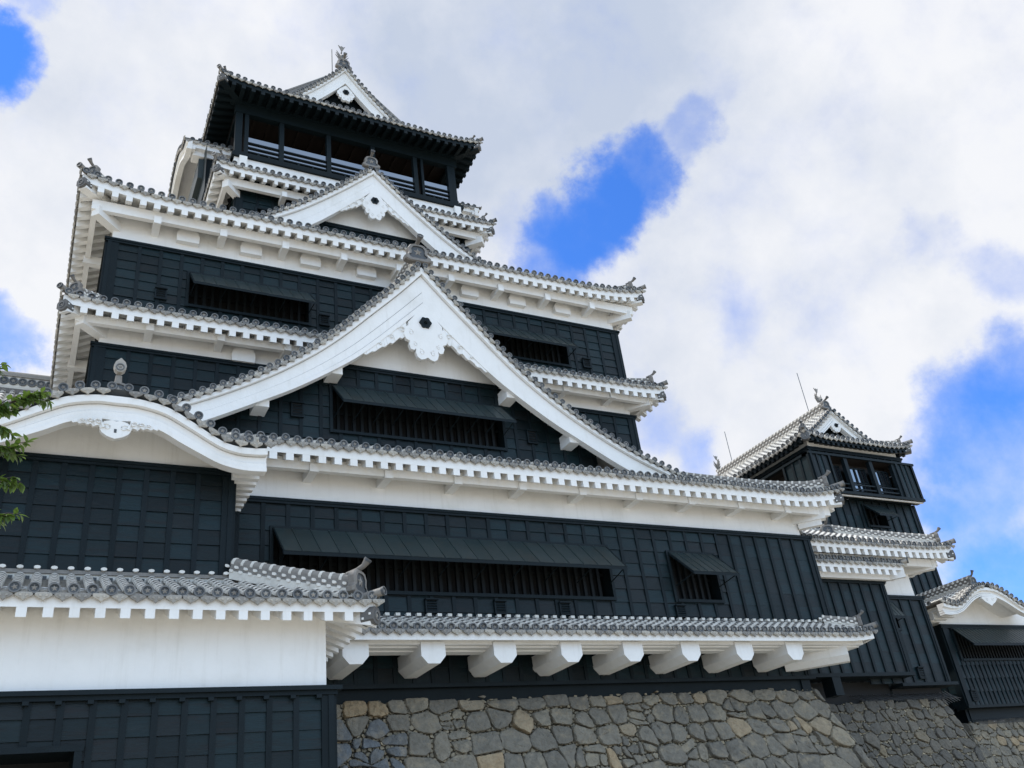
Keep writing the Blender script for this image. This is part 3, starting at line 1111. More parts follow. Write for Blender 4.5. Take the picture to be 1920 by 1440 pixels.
def fish(mb, T, z, s):
    """ridge fish: head down on the ridge end, tail in the air, spiny fins"""
    spine = [(.10, 0), (.18, .16), (.14, .36), (.0, .58), (-.10, .80), (-.08, 1.02), (.02, 1.20)]
    rad = [.16, .21, .20, .16, .11, .07, .05]
    tube(mb, [T(0, o * s, z + h * s) for o, h in spine], [r * s for r in rad], 10, TILE, .7, squash=.75)
    for sg in (-1, 1):                        # tail fan and side fins
        extr(mb, T, [(0, z + 1.12 * s), (sg * .05 * s, z + 1.12 * s), (sg * .22 * s, z + 1.52 * s), (sg * .10 * s, z + 1.42 * s), (0, z + 1.5 * s)][::sg], .0 * s, .05 * s, TILE, .4)
        for (h, l) in ((.30, .26), (.48, .22), (.64, .18)):
            extr(mb, T, [(sg * .10 * s, z + h * s), (sg * .16 * s, z + (h - .10) * s), (sg * (.16 + l) * s, z + (h + .34) * s)][::sg], .02 * s, .07 * s, TILE, .3)
    S = lambda u, o, zz: T(o, -u, zz)
    for (o, h) in ((-.16, .40), (-.22, .62), (-.20, .84)):
        extr(mb, lambda u, oo, zz: T(oo, u, zz), [(o * s, z + (h - .10) * s), (o * s + .10 * s, z + (h + .02) * s), (o * s - .10 * s, z + (h + .22) * s)], -.03 * s, .03 * s, TILE, .4)


def bracket_mesh(T, u, z0, z1, o1, w, cut=.0):
    mb = MB()
    box(mb, T, u - w / 2, u + w / 2, -.06, o1, z0, z1, PLASTER, .5)
    return mb


def copies(src, parent, deltas):
    """copies of a single part at world offsets, sharing its mesh"""
    for d in deltas:
        c = src.copy()
        COL.objects.link(c)
        c.parent = parent
        c.location = (src.location[0] + d[0], src.location[1] + d[1], src.location[2] + d[2])


# ================================================================== MAIN KEEP
keep = thing("main_keep", (12.17, 40, 6.6), "great black and white castle keep with tiers of curved tiled roofs and two big gables", "castle keep")
XC = 12.17
# ---- lower wall under the skirt roof (set back on the stone base)
T = FR(26.6)
mb = MB()
clad(mb, T, -2.7, 27.1, 7.12, 8.6, bay=.62, row=.50, cap=False, corner=.22)
box(mb, T, -2.7, 27.25, -.1, .16, 7.0, 7.12, BATTEN, .9)
box(mb, T, -2.7, 27.0, -.5, -.06, 6.35, 7.0, BATTEN, .0)
R_ = RF(27.1)
clad(mb, R_, 26.6, 54.0, 7.12, 8.6, bay=.62, row=.5, cap=False, cl=False, cr=False)
box(mb, R_, 26.6, 54, -.5, -.06, 6.35, 7.12, BATTEN, .0)
mb.build("base_cladding", keep)
# ---- first storey
F1 = FR(25.64)
W1 = (6.0, 17.85, 9.72, 11.52)
W2 = (20.62, 22.68, 9.72, 11.45)
mb = MB()
clad(mb, F1, -3.72, 23.1, 8.62, 12.46, bay=.76, row=.48, holes=(W1, W2), corner=.32, cr=False)
clad(mb, FR(25.636), 23.1, 28.06, 8.62, 12.46, bay=.68, row=.48, corner=.32, cl=False, lipd=.013)
RF1 = RF(28.06)
clad(mb, RF1, 25.64, 55.0, 8.62, 12.46, bay=.9, row=.48, cl=True, cr=False)
LF1 = LF(-3.72)
clad(mb, LF1, -55.0, -25.64, 8.62, 12.46, bay=1.2, row=.6, cl=False, cr=True)
mb.build("storey_cladding", keep)
mb = MB()
rect(mb, F1, -3.6, 27.72, 12.46, 14.3, PLASTER, -.02)
rect(mb, RF(27.72), 25.66, 55, 12.46, 14.3, PLASTER)
rect(mb, LF(-3.6), -55, -25.66, 12.46, 14.3, PLASTER)
rect(mb, F1, -3.72, 28.06, 8.0, 12.5, DARK, -.7)
mb.build("plaster_wall", keep)
window(keep, F1, *W1, aw=(.96, 1.07, .12), rods=9, seam=.56)
window(keep, F1, *W2, aw=(.96, 1.05, .30), rods=1, seam=.36, bars=.26)
for u in (10.95, 13.36, 15.8, 20.66):
    vent(keep, F1, u, 9.28, .34, .36)
# skirt roof with its corbels
mt, me_ = MB(), MB()
sk = lambda b: .47 * b
zs = roof_side(mt, me_, FR(24.28), -5.0, 28.75, 1.34, 8.22, sk, hl=False, hr=True, lift=.12, Ls=1.6, pitch=.36, det=2, rng=(5.6, 28.8), ow=1.0, fas=(.05, .34), tooth=0)
roof_side(mt, me_, RF(28.75), 24.28, 54, 0.9, 8.22, sk, hl=True, hr=False, lift=.12, Ls=1.6, pitch=.36, det=1, rng=(24, 30), ow=.66, fas=(.05, .34), tooth=0)
r1 = mt.build("skirt_roof", keep)
# stepped mouldings under the fascia
box(me_, FR(24.28), -5, 28.35, -.62, -.40, 7.86, 8.05, PLASTER)
box(me_, FR(24.28), -5, 28.2, -.95, -.62, 7.82, 8.0, PLASTER)
box(me_, FR(24.28), -5, 28.1, -1.36, -.95, 7.78, 8.0, PLASTER)
box(me_, RF(28.75), 25.0, 54, -.95, -.3, 7.84, 8.04, PLASTER)
for k in range(24):
    u = -4.9 + k * 1.42
    if u < 28:
        box(mt, FR(25.60), u - .05, u + .05, 0, .12, 8.98, 9.06, TWHITE)
me_.build("eave", r1)
mt2 = MB()
for k in range(66):                           # plaster flashing buttons where the roof meets the wall
    u = 5.3 + k * .345
    if u < 27.9:
        box(mt2, F1, u - .07, u + .07, .02, .19, 8.93, 9.02, TWHITE)
box(mt2, F1, 0, 28.1, .02, .14, 8.72, 8.93, TILE)
mt2.build("wall_flashing", r1)
zc = 8.22 + .12
pts = [(28.75 - b, 24.28 + b, zc + sk(b) - .12 * min(1, b / 1.0) + .10) for b in (.35, .6, .9)]
pts.append((27.4, 25.45, pts[-1][2] + .12))
hip_parts(None, r1, (28.75, 24.28), (.7071, -.7071), zc, pts, s=.72, cap=False)
OCT = [(-.385, 7.93), (-.385, 7.52), (-.19, 7.30), (.19, 7.30), (.385, 7.52), (.385, 7.93)]
mb = MB()
extr(mb, FR(24.62), [(8.14 + u, z) for u, z in OCT][::-1], -2.0, 0, PLASTER)
b0 = mb.build("corbel", keep)
step = (24.72 - 8.14) / 7
copies(b0, keep, [((k * step), 0, 0) for k in range(-2, 8) if k])
mb = MB()
Dg = DIAG(27.75, 25.0, .7071, -.7071)
extr(mb, Dg, [(u * 1.05, z) for u, z in OCT][::-1], -2.4, 0, PLASTER)
mb.build("corner_corbel", keep)

# ---- first roof (big lower roof with the front gable)
def mk_roof(name, parent, xe0, xe1, ye, yback, z0, rise, B, lift, Ls, pitch, det, ow, purlin, left=True, leftdet=1, rightdet=1, fas=(.08, .415), tooth=.225, rp=.5, rw=.23, emat=None,
            orn=.9, leftrng=None, rightrng=None, G=None, Bs=None, frng=None, rows=2):
    mt, me_ = MB(), MB()
    kw = dict(lift=lift, Ls=Ls, pitch=pitch, ow=ow, fas=fas, tooth=tooth, rp=rp, rw=rw, emat=emat)
    roof_side(mt, me_, FR(ye), xe0, xe1, B, z0, rise, det=det, purlin=purlin, rng=frng, **kw)
    Bs = Bs or B
    p2 = (purlin[0] + .012, purlin[1] + .008, purlin[2] - .008) if purlin else None
    roof_side(mt, me_, RF(xe1), ye, yback, Bs, z0, rise, det=rightdet, purlin=p2, rng=rightrng, G=G, **kw)
    roof_side(mt, me_, LF(xe0), -yback, -ye, Bs, z0, rise, det=leftdet, purlin=p2, rng=leftrng, G=G, **kw)
    r = mt.build(name, parent)
    me_.build("eave", r)
    Bh = min(B, G or B)
    for sx, xe, dv in ((1, xe0, (-.7071, -.7071)), (-1, xe1, (.7071, -.7071))):
        pts = []
        nn = 10
        for k in range(nn + 1):
            b = .42 + (Bh - .42) * k / nn
            zz = z0 + rise(b) + lift * max(0, 1 - b / Ls) ** 2.2 * max(0, 1 - b / 3.0) + .08
            if k == 0:
                zz += .05
            pts.append((xe + sx * b, ye + b, zz))
        hip_parts(None, r, (xe, ye), dv, z0 + lift, pts, s=orn, ow=ow, eave_mat=emat, zcut=fas[1] + tooth + .02, rows=rows, zin=z0 + rise(ow) - fas[1] - tooth - .12)
    return r


rf1 = mk_roof("first_roof", keep, -5.06, 29.40, 24.30, 56.7, 13.90, lambda b: 2.85 * (b / 5.7) ** 1.1, 5.7, .40, 3.2, .362, 2, 1.34, (.52, .30, .68),
              leftdet=0, leftrng=(0, 1), rightrng=(24, 33), frng=(4.5, 30))
mb = bracket_mesh(F1, 7.03, 13.16, 13.42, .88, .28)
b0 = mb.build("eave_bracket", keep)
copies(b0, keep, [(2.43 * k, 0, 0) for k in range(-1, 9) if k])
mb = MB()
Dg = DIAG(27.72, 25.64, .7071, -.7071)
box(mb, Dg, -.2, .2, -.3, 1.15, 13.05, 13.5, PLASTER)
box(mb, Dg, -.13, .13, .0, .95, 12.82, 13.05, PLASTER)
mb.build("corner_bracket", keep)

# ---- second and third storeys (one plane) and the skirt roof between them
F2 = FR(30.0)
xl, xr = .6, 23.76
W3 = (3.62, 8.30, 22.12, 23.56)
W4 = (16.0, 20.62, 22.12, 23.56)
mb = MB()
clad(mb, F2, xl, xr, 16.5, 19.78, bay=.77, row=.44, corner=.36)
clad(mb, F2, xl, xr, 21.2, 24.52, bay=.77, row=.44, holes=(W3, W4), corner=.36)
for (a, b) in ((16.5, 19.78), (21.2, 24.52)):
    clad(mb, LF(xl), -51, -30.0, a, b, bay=.8, row=.44, corner=.36, cl=False)
    clad(mb, RF(xr), 30.0, 51, a, b, bay=1.5, row=.6, corner=.36, cr=False)
mb.build("storey_cladding", keep)
mb = MB()
for a, b in ((19.78, 21.4), (24.52, 26.6)):
    rect(mb, F2, xl + .12, xr - .12, a, b, PLASTER, -.02)
    rect(mb, LF(xl + .12), -51, -30.02, a, b, PLASTER)
    rect(mb, RF(xr - .12), 30.02, 51, a, b, PLASTER)
rect(mb, F2, xl, xr, 16, 24.5, DARK, -.7)
mb.build("plaster_wall", keep)
window(keep, F2, *W3, aw=(.90, 1.0, .08), rods=4, seam=.42)
window(keep, F2, *W4, aw=(.90, 1.0, .08), rods=4, seam=.42)
for u in (2.62, 8.95, 15.3, 21.62):
    vent(keep, F2, u, 22.38, .34, .42)
rf2 = mk_roof("second_roof", keep, -.66, 25.02, 28.75, 52.3, 20.86, lambda b: .5 * b, 1.27, .14, 2.2, .38, 2, 1.25, (.52, .30, .62), leftdet=2, rightrng=(28, 36), orn=.82)
rf3 = mk_roof("third_roof", keep, -.66, 25.02, 28.75, 52.3, 26.10, lambda b: 3.1 * (b / 5.65) ** 1.12, 5.65, .46, 4.2, .385, 2, 1.25, (.52, .36, .80), leftdet=2, rightrng=(28, 36), orn=.9)
mb = bracket_mesh(F2, 2.2, 25.10, 25.45, .85, .27)
b0 = mb.build("eave_bracket", keep)
copies(b0, keep, [(2.475 * k, 0, 0) for k in range(1, 9)])
mb = bracket_mesh(F2, 2.3, 20.20, 20.50, .85, .27)
b0 = mb.build("eave_bracket", keep)
copies(b0, keep, [(2.49 * k, 0, 0) for k in range(1, 9)])
for zb in (20.16, 25.06):                     # left-hand eaves too
    mb = bracket_mesh(LF(xl + .12), -32.6, zb, zb + .36, .9, .27)
    b0 = mb.build("eave_bracket", keep)
    copies(b0, keep, [(0, 2.5 * k, 0) for k in range(1, 7)])
for (px, py, dx) in ((xl + .12, 30, -1), (xr - .12, 30, 1)):
    for zb in (20.12, 25.02):
        mb = MB()
        Dg = DIAG(px, py, dx * .7071, -.7071)
        box(mb, Dg, -.17, .17, -.3, 1.0, zb, zb + .42, PLASTER)
        mb.build("corner_bracket", keep)
# plaster hatches between the brackets of the third storey
hp = [(-.42, -.30), (.42, -.30), (.44, .02), (.36, .22), (.24, .29), (-.24, .29), (-.36, .22), (-.44, .02)]
mb = MB()
extr(mb, F2, [(3.43 + u, 25.27 + z) for u, z in hp], -.05, .22, PLASTER)
h0 = mb.build("plaster_hatch", keep)
copies(h0, keep, [(2.465 * k, 0, 0) for k in (1, 2, 3, 4, 5, 6, 7)])
mb = MB()
extr(mb, F2, [(5.75 + u, 20.12 + z) for u, z in hp], -.05, .22, PLASTER)
h0 = mb.build("plaster_hatch", keep)
copies(h0, keep, [(13.0, 0, 0)])

# ---- big front gable on the first roof
def build_gable_group(parent, T, cx, ZO, ZI, D, wall_o, pz, ps, hz, hr_, wing, roofback, tile=.36, det=2, orn=1.2, orn_dz=.45, **kw):
    zo = lambda d: interp(ZO, d)
    zi = lambda d: interp(ZI, d)
    g = gable(parent, T, cx, zo, zi, D, wall_o, tile=tile, roofback=roofback, det=det, **kw)
    if pz:
        mb = MB()
        gegyo(mb, lambda u, o, z: T(u, o + .04, z), cx, pz[0], pz[1], ps)
        mb.build("gable_pendant", g)
    if hz:
        mb = MB()
        hexboss(mb, T, cx, hz, hr_, .10)
        mb.build("pendant_boss", g)
    if wing:
        d0, d1, h = wing
        for sx in (-1, 1):
            gegyo_wing(T, cx, zi, d0, d1, h, sx, g)
    if orn:
        mb = MB()
        ornament(mb, lambda u, o, z: T(cx + u, o - .10, z), zo(0) + orn_dz, orn, hornlen=.9, hornh=.32)
        for k in range(6):
            pass
        mb.build("ridge_end_tile", g)
    return g, zo, zi


G1 = FR(27.1)
ZO1 = [(0, 23.78), (1.0, 22.62), (2.2, 21.35), (3.4, 20.05), (4.5, 19.02), (6.3, 17.68), (8.5, 16.45), (10.85, 15.48), (12.2, 15.0)]
ZI1 = [(0, 21.74), (1.0, 20.74), (2.2, 19.55), (3.15, 18.72), (5.0, 17.42), (6.6, 16.5), (8.2, 15.64), (10.0, 14.85), (12.2, 14.0)]
g1, zo1, zi1 = build_gable_group(keep, G1, XC - .03, ZO1, ZI1, 11.6, -.9, (21.74, 19.22), .88, 21.0, .24, (.78, 2.55, .62), -3.0, orn=1.35, orn_dz=.38)
GW = FR(28.0)
W5 = (8.62, 15.56, 16.34, 18.14)
mb = MB()
lim1 = lambda u: zo1(abs(u - XC)) - .15
clad(mb, GW, XC - 7.6, XC + 7.6, 14.6, 19.08, bay=.74, row=.43, holes=(W5,), cl=False, cr=False, zlim=lim1, cap=False)
box(mb, GW, 8.75, 15.6, -.02, .13, 19.06, 19.16, BATTEN)
box(mb, GW, 8.8, 15.55, -.02, .10, 18.98, 19.06, BATTEN)
rect(mb, GW, 4.6, 19.8, 14.6, 16.4, DARK, -.7)
mb.build("storey_cladding", g1)
mb = MB()
pl = [(XC + d, zo1(abs(d)) - .2) for d in [-3.9 + 7.8 * k / 30 for k in range(31)]]
extr(mb, GW, [(XC + 3.9, 19.1), ] + pl[::-1] + [(XC - 3.9, 19.1)], -.2, .01, PLASTER)
mb.build("gable_wall", g1)
window(keep, GW, *W5, aw=(.82, 1.0, .20), rods=9, seam=.42)
for u in (7.32, 16.86):
    vent(keep, GW, u, 16.98, .36, .5)
for sx in (-1, 1):                            # purlin ends below the bargeboard
    for (d, z) in ((3.62, 18.55), (6.25, 16.85)):
        mb = MB()
        box(mb, GW, XC + sx * d - .25, XC + sx * d + .25, 0, .78, z - .28, z + .25, PLASTER)
        mb.build("purlin_end", g1)
mb = MB()
ridge(mb, [(XC, 27.3 + .7 * k, 24.05) for k in range(5)], .46, .8, True, rows=3)
mb.build("gable_ridge", g1)

# ---- gable on the third roof
G2 = FR(31.9)
ZO2 = [(0, 33.22), (1.58, 31.72), (3.4, 30.15), (4.42, 29.38), (5.6, 28.62), (7.2, 27.85)]
ZI2 = [(0, 31.9), (1.5, 30.42), (3.1, 28.95), (4.4, 28.1), (6, 27.3), (7.2, 26.8)]
g2, zo2, zi2 = build_gable_group(keep, G2, XC - .05, ZO2, ZI2, 7.0, -.7, (31.9, 30.0), .60, 31.2, .19, (.5, 1.75, .45), -3.0, tile=.34, orn=1.05, orn_dz=.36, det=2)
mb = MB()
GW2 = FR(32.6)
pl = [(XC + d, zo2(abs(d)) - .2) for d in [-3.6 + 7.2 * k / 24 for k in range(25)]]
extr(mb, GW2, [(XC + 3.6, 29.86)] + pl[::-1] + [(XC - 3.6, 29.86)], -.2, 0, PLASTER)
mb.build("gable_wall", g2)
mb = MB()
lim2 = lambda u: zo2(abs(u - XC)) - .15
clad(mb, GW2, XC - 4.6, XC + 4.6, 27.4, 29.78, bay=.7, row=.42, cl=False, cr=False, zlim=lim2)
mb.build("storey_cladding", g2)
mb = MB()
ridge(mb, [(XC, 32.1 + .7 * k, 33.45) for k in range(4)], .4, .6, True, rows=3)
mb.build("gable_ridge", g2)

# ---- fourth storey
F4 = FR(34.4)
x4l, x4r = 5.99, 18.35
mb = MB()
W6 = (7.0, 9.6, 29.2, 30.15 + 1.2)
clad(mb, F4, x4l, x4r, 28.6, 33.0, bay=.75, row=.44, holes=(W6,))
clad(mb, LF(x4l), -47, -34.4, 28.6, 33.0, bay=.9, row=.44, cl=False)
clad(mb, RF(x4r), 34.4, 47, 28.6, 33.0, bay=.9, row=.44, cr=False)
mb.build("storey_cladding", keep)
window(keep, F4, *W6, aw=None)
rf4 = mk_roof("fourth_roof", keep, XC - 7.4, XC + 7.4, 33.3, 48.0, 32.88, lambda b: .55 * b, 1.62, .12, 2.0, .36, 2, 1.1, (.55, .36, .80), leftdet=1, leftrng=(-40, -33), rightrng=(33, 40), orn=.66, rw=.17, rp=.52)
mb = bracket_mesh(F4, 8.15, 31.85, 32.15, .8, .25)
b0 = mb.build("eave_bracket", keep)
copies(b0, keep, [(2.6 * k, 0, 0) for k in range(1, 4)])
for (px, dx) in ((x4l, -1), (x4r, 1)):
    mb = MB()
    box(mb, DIAG(px, 34.4, dx * .7071, -.7071), -.17, .17, -.2, .9, 31.8, 32.2, PLASTER)
    mb.build("corner_bracket", keep)
mb = MB()
rect(mb, FR(34.92), 5.9, 18.45, 33.3, 34.95, PLASTER)
rect(mb, LF(5.9), -46, -34.92, 33.3, 34.95, PLASTER)
rect(mb, RF(18.45), 34.92, 46, 33.3, 34.95, PLASTER)
for u in (6.15, 18.0):
    box(mb, FR(34.92), u - .02, u + .36, 0, .22, 34.1, 34.93, PLASTER)
mb.build("plaster_wall", keep)

# ---- side porches with curved roofs (left and right of the top storey)
for sx in (-1, 1):
    xe = XC + sx * 8.33
    Tk = LF(xe) if sx < 0 else RF(xe)
    cu = -40.55 if sx < 0 else 40.55
    ZK = [(0, 38.7), (1.0, 38.55), (2.0, 37.95), (2.9, 37.25), (3.5, 37.02), (4.0, 36.98)]
    ZKI = [(0, 37.9), (1.0, 37.75), (2.0, 37.2), (2.9, 36.6), (3.5, 36.4), (4.0, 36.38)]
    gk, _, _ = build_gable_group(keep, Tk, cu, ZK, ZKI, 3.95, -.8, None, 0, None, 0, None, -2.6, tile=.34, det=1, orn=None, name="porch_gable", top_ridge=False,
                                 bands=((0, .3, .1), (.3, .8, 0), (.8, 1, .06)))
    mb = MB()
    Tw = (lambda u, o, z, s=sx: (XC + s * (7.5 + o), 36.9 if s < 0 else 36.9, z))
    # front eave of the porch roof: row of tile ends facing the courtyard
    x0, x1 = (XC - 8.33, XC - 6.0) if sx < 0 else (XC + 6.0, XC + 8.33)
    roof_side(mb, None, FR(36.62), x0, x1, .9, 37.02, lambda b: .25 * b, hl=False, hr=False, lift=0, pitch=.36, det=1)
    box(mb, FR(36.62), x0 + .05, x1, -.9, -.08, 36.62, 36.92, PLASTER)
    box(mb, FR(36.62), x0 + .3, x1, -.9, -.3, 36.30, 36.62, PLASTER)
    box(mb, FR(36.62), (x0 + x1) / 2 - .9 * (1 if sx < 0 else -1) - .12, (x0 + x1) / 2 - .9 * (1 if sx < 0 else -1) + .12, -.3, -.02, 36.45, 36.68, PLASTER)
    mb.build("porch_eave", gk)
    mb = MB()
    wx0, wx1 = (XC - 7.45, XC - 5.9) if sx < 0 else (XC + 5.9, XC + 7.45)
    rect(mb, FR(37.0), wx0, wx1, 33.3, 36.6, BATTEN)
    Tl = LF(wx0) if sx < 0 else RF(wx1)
    for k in range(8):
        u = (-44 + k) if sx < 0 else (37 + k)
        rect(mb, Tl, u, u + 1, 33.3, 36.6, BOARD)
    box(mb, Tl, -44 if sx < 0 else 37, -37 if sx < 0 else 44, 0, .25, 34.9, 36.2, METAL)
    mb.build("porch_wall", gk)

# ---- top storey: open gallery
TF = FR(35.0)
mb = MB()
box(mb, TF, 5.75, 18.6, -.9, .22, 34.95, 35.18, BATTEN, .1)
box(mb, TF, 5.85, 18.5, -.5, .10, 35.18, 35.36, BATTEN, .4)
for Ts, a, b in ((LF(6.0), -46, -35.1), (RF(18.34), 35.1, 46)):
    box(mb, Ts, a, b, -.9, .22, 34.95, 35.18, BATTEN, .1)
mb.build("gallery_floor", keep)
mb = MB()
box(mb, TF, 5.85, 18.5, -.28, .06, 38.15, 38.75, BATTEN, .2)
box(mb, TF, 5.6, 18.75, -.2, .25, 38.75, 39.0, BATTEN, .0)
for Ts, a, b in ((LF(6.0), -46, -35.28), (RF(18.34), 35.28, 46)):
    box(mb, Ts, a, b, -.28, .06, 38.15, 38.75, BATTEN, .2)
mb.build("head_beam", keep)
mb = MB()
rect(mb, FR(36.9), 6.0, 18.3, 35.2, 38.6, WOOD)
mb.add([(5.9, 35.1, 38.45), (18.4, 35.1, 38.45), (18.4, 46, 38.45), (5.9, 46, 38.45)], [(0, 1, 2, 3)], WOOD)
for k in range(16):
    box(mb, FR(35.1), 6.1 + k * .8, 6.25 + k * .8, -1.9, -.2, 38.3, 38.44, WOOD)
for x in (6.2, 18.1):
    mb.add([(x, 36.2, 35.2), (x, 46, 35.2), (x, 46, 38.6), (x, 36.2, 38.6)], [(0, 1, 2, 3)], DARK)
mb.add([(5.9, 35.0, 35.2), (18.4, 35.0, 35.2), (18.4, 46, 35.2), (5.9, 46, 35.2)], [(0, 1, 2, 3)], WOOD)
mb.build("gallery_room", keep)
for (u, w) in ((6.12, .22), (6.50, .13), (8.33, .15), (10.88, .15), (13.4, .15), (15.92, .15), (16.32, .09), (18.05, .16), (18.28, .14)):
    mb = MB()
    box(mb, TF, u - w, u + w * .6, -.26, .02, 35.3, 38.2, BATTEN, .6)
    mb.build("gallery_post", keep)
mb = MB()
for (u0, u1) in ((6.6, 8.2), (8.45, 10.75), (11.0, 13.25), (13.55, 15.8), (16.42, 17.95)):
    for z in (35.62, 35.92, 36.24):
        box(mb, TF, u0 - .15, u1 + .15, -.10, -.03, z - .035, z + .035, BATTEN, .3)
    for k in (1, 2):
        u = u0 + (u1 - u0) * k / 3
        box(mb, TF, u - .05, u + .05, -.115, -.035, 35.36, 35.61, BATTEN, .3)
mb.build("railing", keep)
for (u0, u1) in ((6.6, 8.2), (8.45, 10.75), (11.0, 13.25), (13.55, 15.8), (16.42, 17.95)):
    mb = MB()
    box(mb, TF, u0, u1, -.125, -.112, 35.36, 36.66, GLASS, .5)
    mb.build("glass_panel", keep)

# ---- top roof: hip-and-gable
XE0, XE1, YE, ZT = XC - 7.4, XC + 7.4, 33.6, 39.00
rise_t = lambda b: 5.75 * (min(b, 7.4) / 7.4) ** 1.75
GT = 2.1
rft = mk_roof("top_roof", keep, XE0, XE1, YE, 47.4, ZT, rise_t, 2.75, .34, 3.0, .36, 2, 1.5, None, leftdet=1, leftrng=(-47, -33), rightrng=(33, 47.4), orn=.75,
              G=GT, Bs=7.4, emat=BATTEN, fas=(.06, .34), tooth=.2, rp=.5, rw=.2)
GTp = FR(YE + GT)
ZOT = [(d, ZT + rise_t(7.4 - d) - .16) for d in (0, .5, 1, 1.6, 2.3, 3.1, 4.0, 5.0, 5.9)]
ZIT = [(d, ZT + rise_t(7.4 - d) - .16 - 1.25 + .05 * d) for d in (0, .5, 1, 1.6, 2.3, 3.1, 4.0, 5.0, 5.9)]
gt, zot, zit = build_gable_group(keep, GTp, XC - .05, ZOT, ZIT, 5.4, -.6, (43.1, 41.85), .5, 42.55, .18, None, -.6, tile=.34, det=2, orn=1.15, orn_dz=.22, top_ridge=False, name="top_gable")
mb = MB()
pl = [(XC + d, zot(abs(d)) - .2) for d in [-4.9 + 9.8 * k / 24 for k in range(25)]]
extr(mb, FR(YE + GT + .6), [(XC + 4.9, 39.6)] + pl[::-1] + [(XC - 4.9, 39.6)], -.2, 0, BATTEN)
mb.build("gable_wall", gt)
mb = MB()
ridge(mb, [(XC - .05, YE + GT + .15 + k, ZT + 5.7) for k in range(11)], .42, .72, True, rows=3)
mr = mb.build("main_ridge", rft)
for (yy, sg) in ((YE + GT + .35, -1), (YE + GT + 9.9, 1)):
    mb = MB()
    fish(mb, DIAG(XC - .08, yy, 0, sg), ZT + 6.45, 1.0)
    mb.build("fish_finial", mr)
mb = MB()
tube(mb, [(XC - .62, YE + GT + .6, ZT + 5.6), (XC - .62, YE + GT + .6, ZT + 7.75)], .03, 6, ROD)
mb.build("lightning_rod", mr)

# ---- left-hand gable seen end on behind the wing: slope and ornate ridge
mt = MB()
roof_side(mt, None, FR(30.5), -4.6, .5, 10.0, 15.8, lambda b: 7.35 * (b / 10.0) ** 1.3, hl=False, hr=False, lift=0, pitch=.36, det=2, bandlen=.3)
rg = mt.build("side_gable_roof", keep)
mb = MB()
TS = FR(40.5)
box(mb, TS, -4.7, .55, -.28, .28, 22.9, 23.15, TILE)
box(mb, TS, -4.7, .55, -.22, .22, 23.15, 23.28, TWHITE)
box(mb, TS, -4.7, .55, -.20, .20, 23.28, 23.78, TWHITE)
for zz in (23.2, 23.36):
    for k in range(14):
        pass
for k in range(14):
    u = -4.5 + k * .37
    disc(mb, Vector(TS(u, .25, 23.55)), Vector((1, 0, 0)), Vector((0, 0, 1)), Vector((0, -1, 0)), .19, 2)
box(mb, TS, -4.8, .55, -.27, .27, 23.78, 23.92, TILE)
tube(mb, [TS(-4.9, 0, 23.97), TS(.55, 0, 23.97)], .17, 10, TILE, .8)
mb.build("ornate_ridge", rg)

# ================================================================== STONE BASES
def clip_poly(poly, nx, nz, c):
    out = []
    n = len(poly)
    for i in range(n):
        a, b = poly[i], poly[(i + 1) % n]
        da, db = nx * a[0] + nz * a[1] - c, nx * b[0] + nz * b[1] - c
        if da <= 0:
            out.append(a)
        if da * db < 0:
            t = da / (da - db)
            out.append((a[0] + (b[0] - a[0]) * t, a[1] + (b[1] - a[1]) * t))
    return out


def area(p):
    return abs(sum(p[k][0] * p[(k + 1) % len(p)][1] - p[(k + 1) % len(p)][0] * p[k][1] for k in range(len(p)))) / 2


def cells(u0, u1, v0, v1, sw, shh, rnd):
    """loose irregular cells covering the face"""
    pts = []
    v = v0 - shh
    while v < v1 + shh:
        h = shh * rnd.uniform(.72, 1.25)
        u = u0 - sw + rnd.random() * sw
        while u < u1 + sw:
            w = sw * rnd.choice((.6, .8, 1.0, 1.15, 1.5)) * rnd.uniform(.85, 1.15)
            pts.append((u + w / 2, v + h / 2 + rnd.uniform(-.22, .22) * h, min(w, h) * rnd.uniform(.15, .4)))
            u += w
        v += h
    K = shh / sw * 1.15
    for i, p in enumerate(pts):
        if not (u0 - sw < p[0] < u1 + sw and v0 - shh < p[1] < v1 + shh):
            continue
        poly = [(p[0] - 2 * sw, p[1] - 2 * shh), (p[0] + 2 * sw, p[1] - 2 * shh), (p[0] + 2 * sw, p[1] + 2 * shh), (p[0] - 2 * sw, p[1] + 2 * shh)]
        for j, q in enumerate(pts):
            if j == i or abs(q[0] - p[0]) > 3 * sw or abs(q[1] - p[1]) > 3 * shh:
                continue
            dx, dz = (q[0] - p[0]) * K * K, (q[1] - p[1])
            L2 = (q[0] - p[0]) * dx + dz * dz
            if L2 < 1e-6:
                continue
            f = .5 + (p[2] ** 2 - q[2] ** 2) / (2 * L2)
            poly = clip_poly(poly, dx, dz, dx * p[0] + dz * p[1] + f * L2)
            if len(poly) < 3:
                break
        if len(poly) < 3:
            continue
        for (nx, nz, c) in ((1, 0, u1), (-1, 0, -u0), (0, 1, v1 + rnd.uniform(-.12, .05)), (0, -1, -v0)):
            poly = clip_poly(poly, nx, nz, c)
            if len(poly) < 3:
                break
        if len(poly) >= 3:
            yield poly


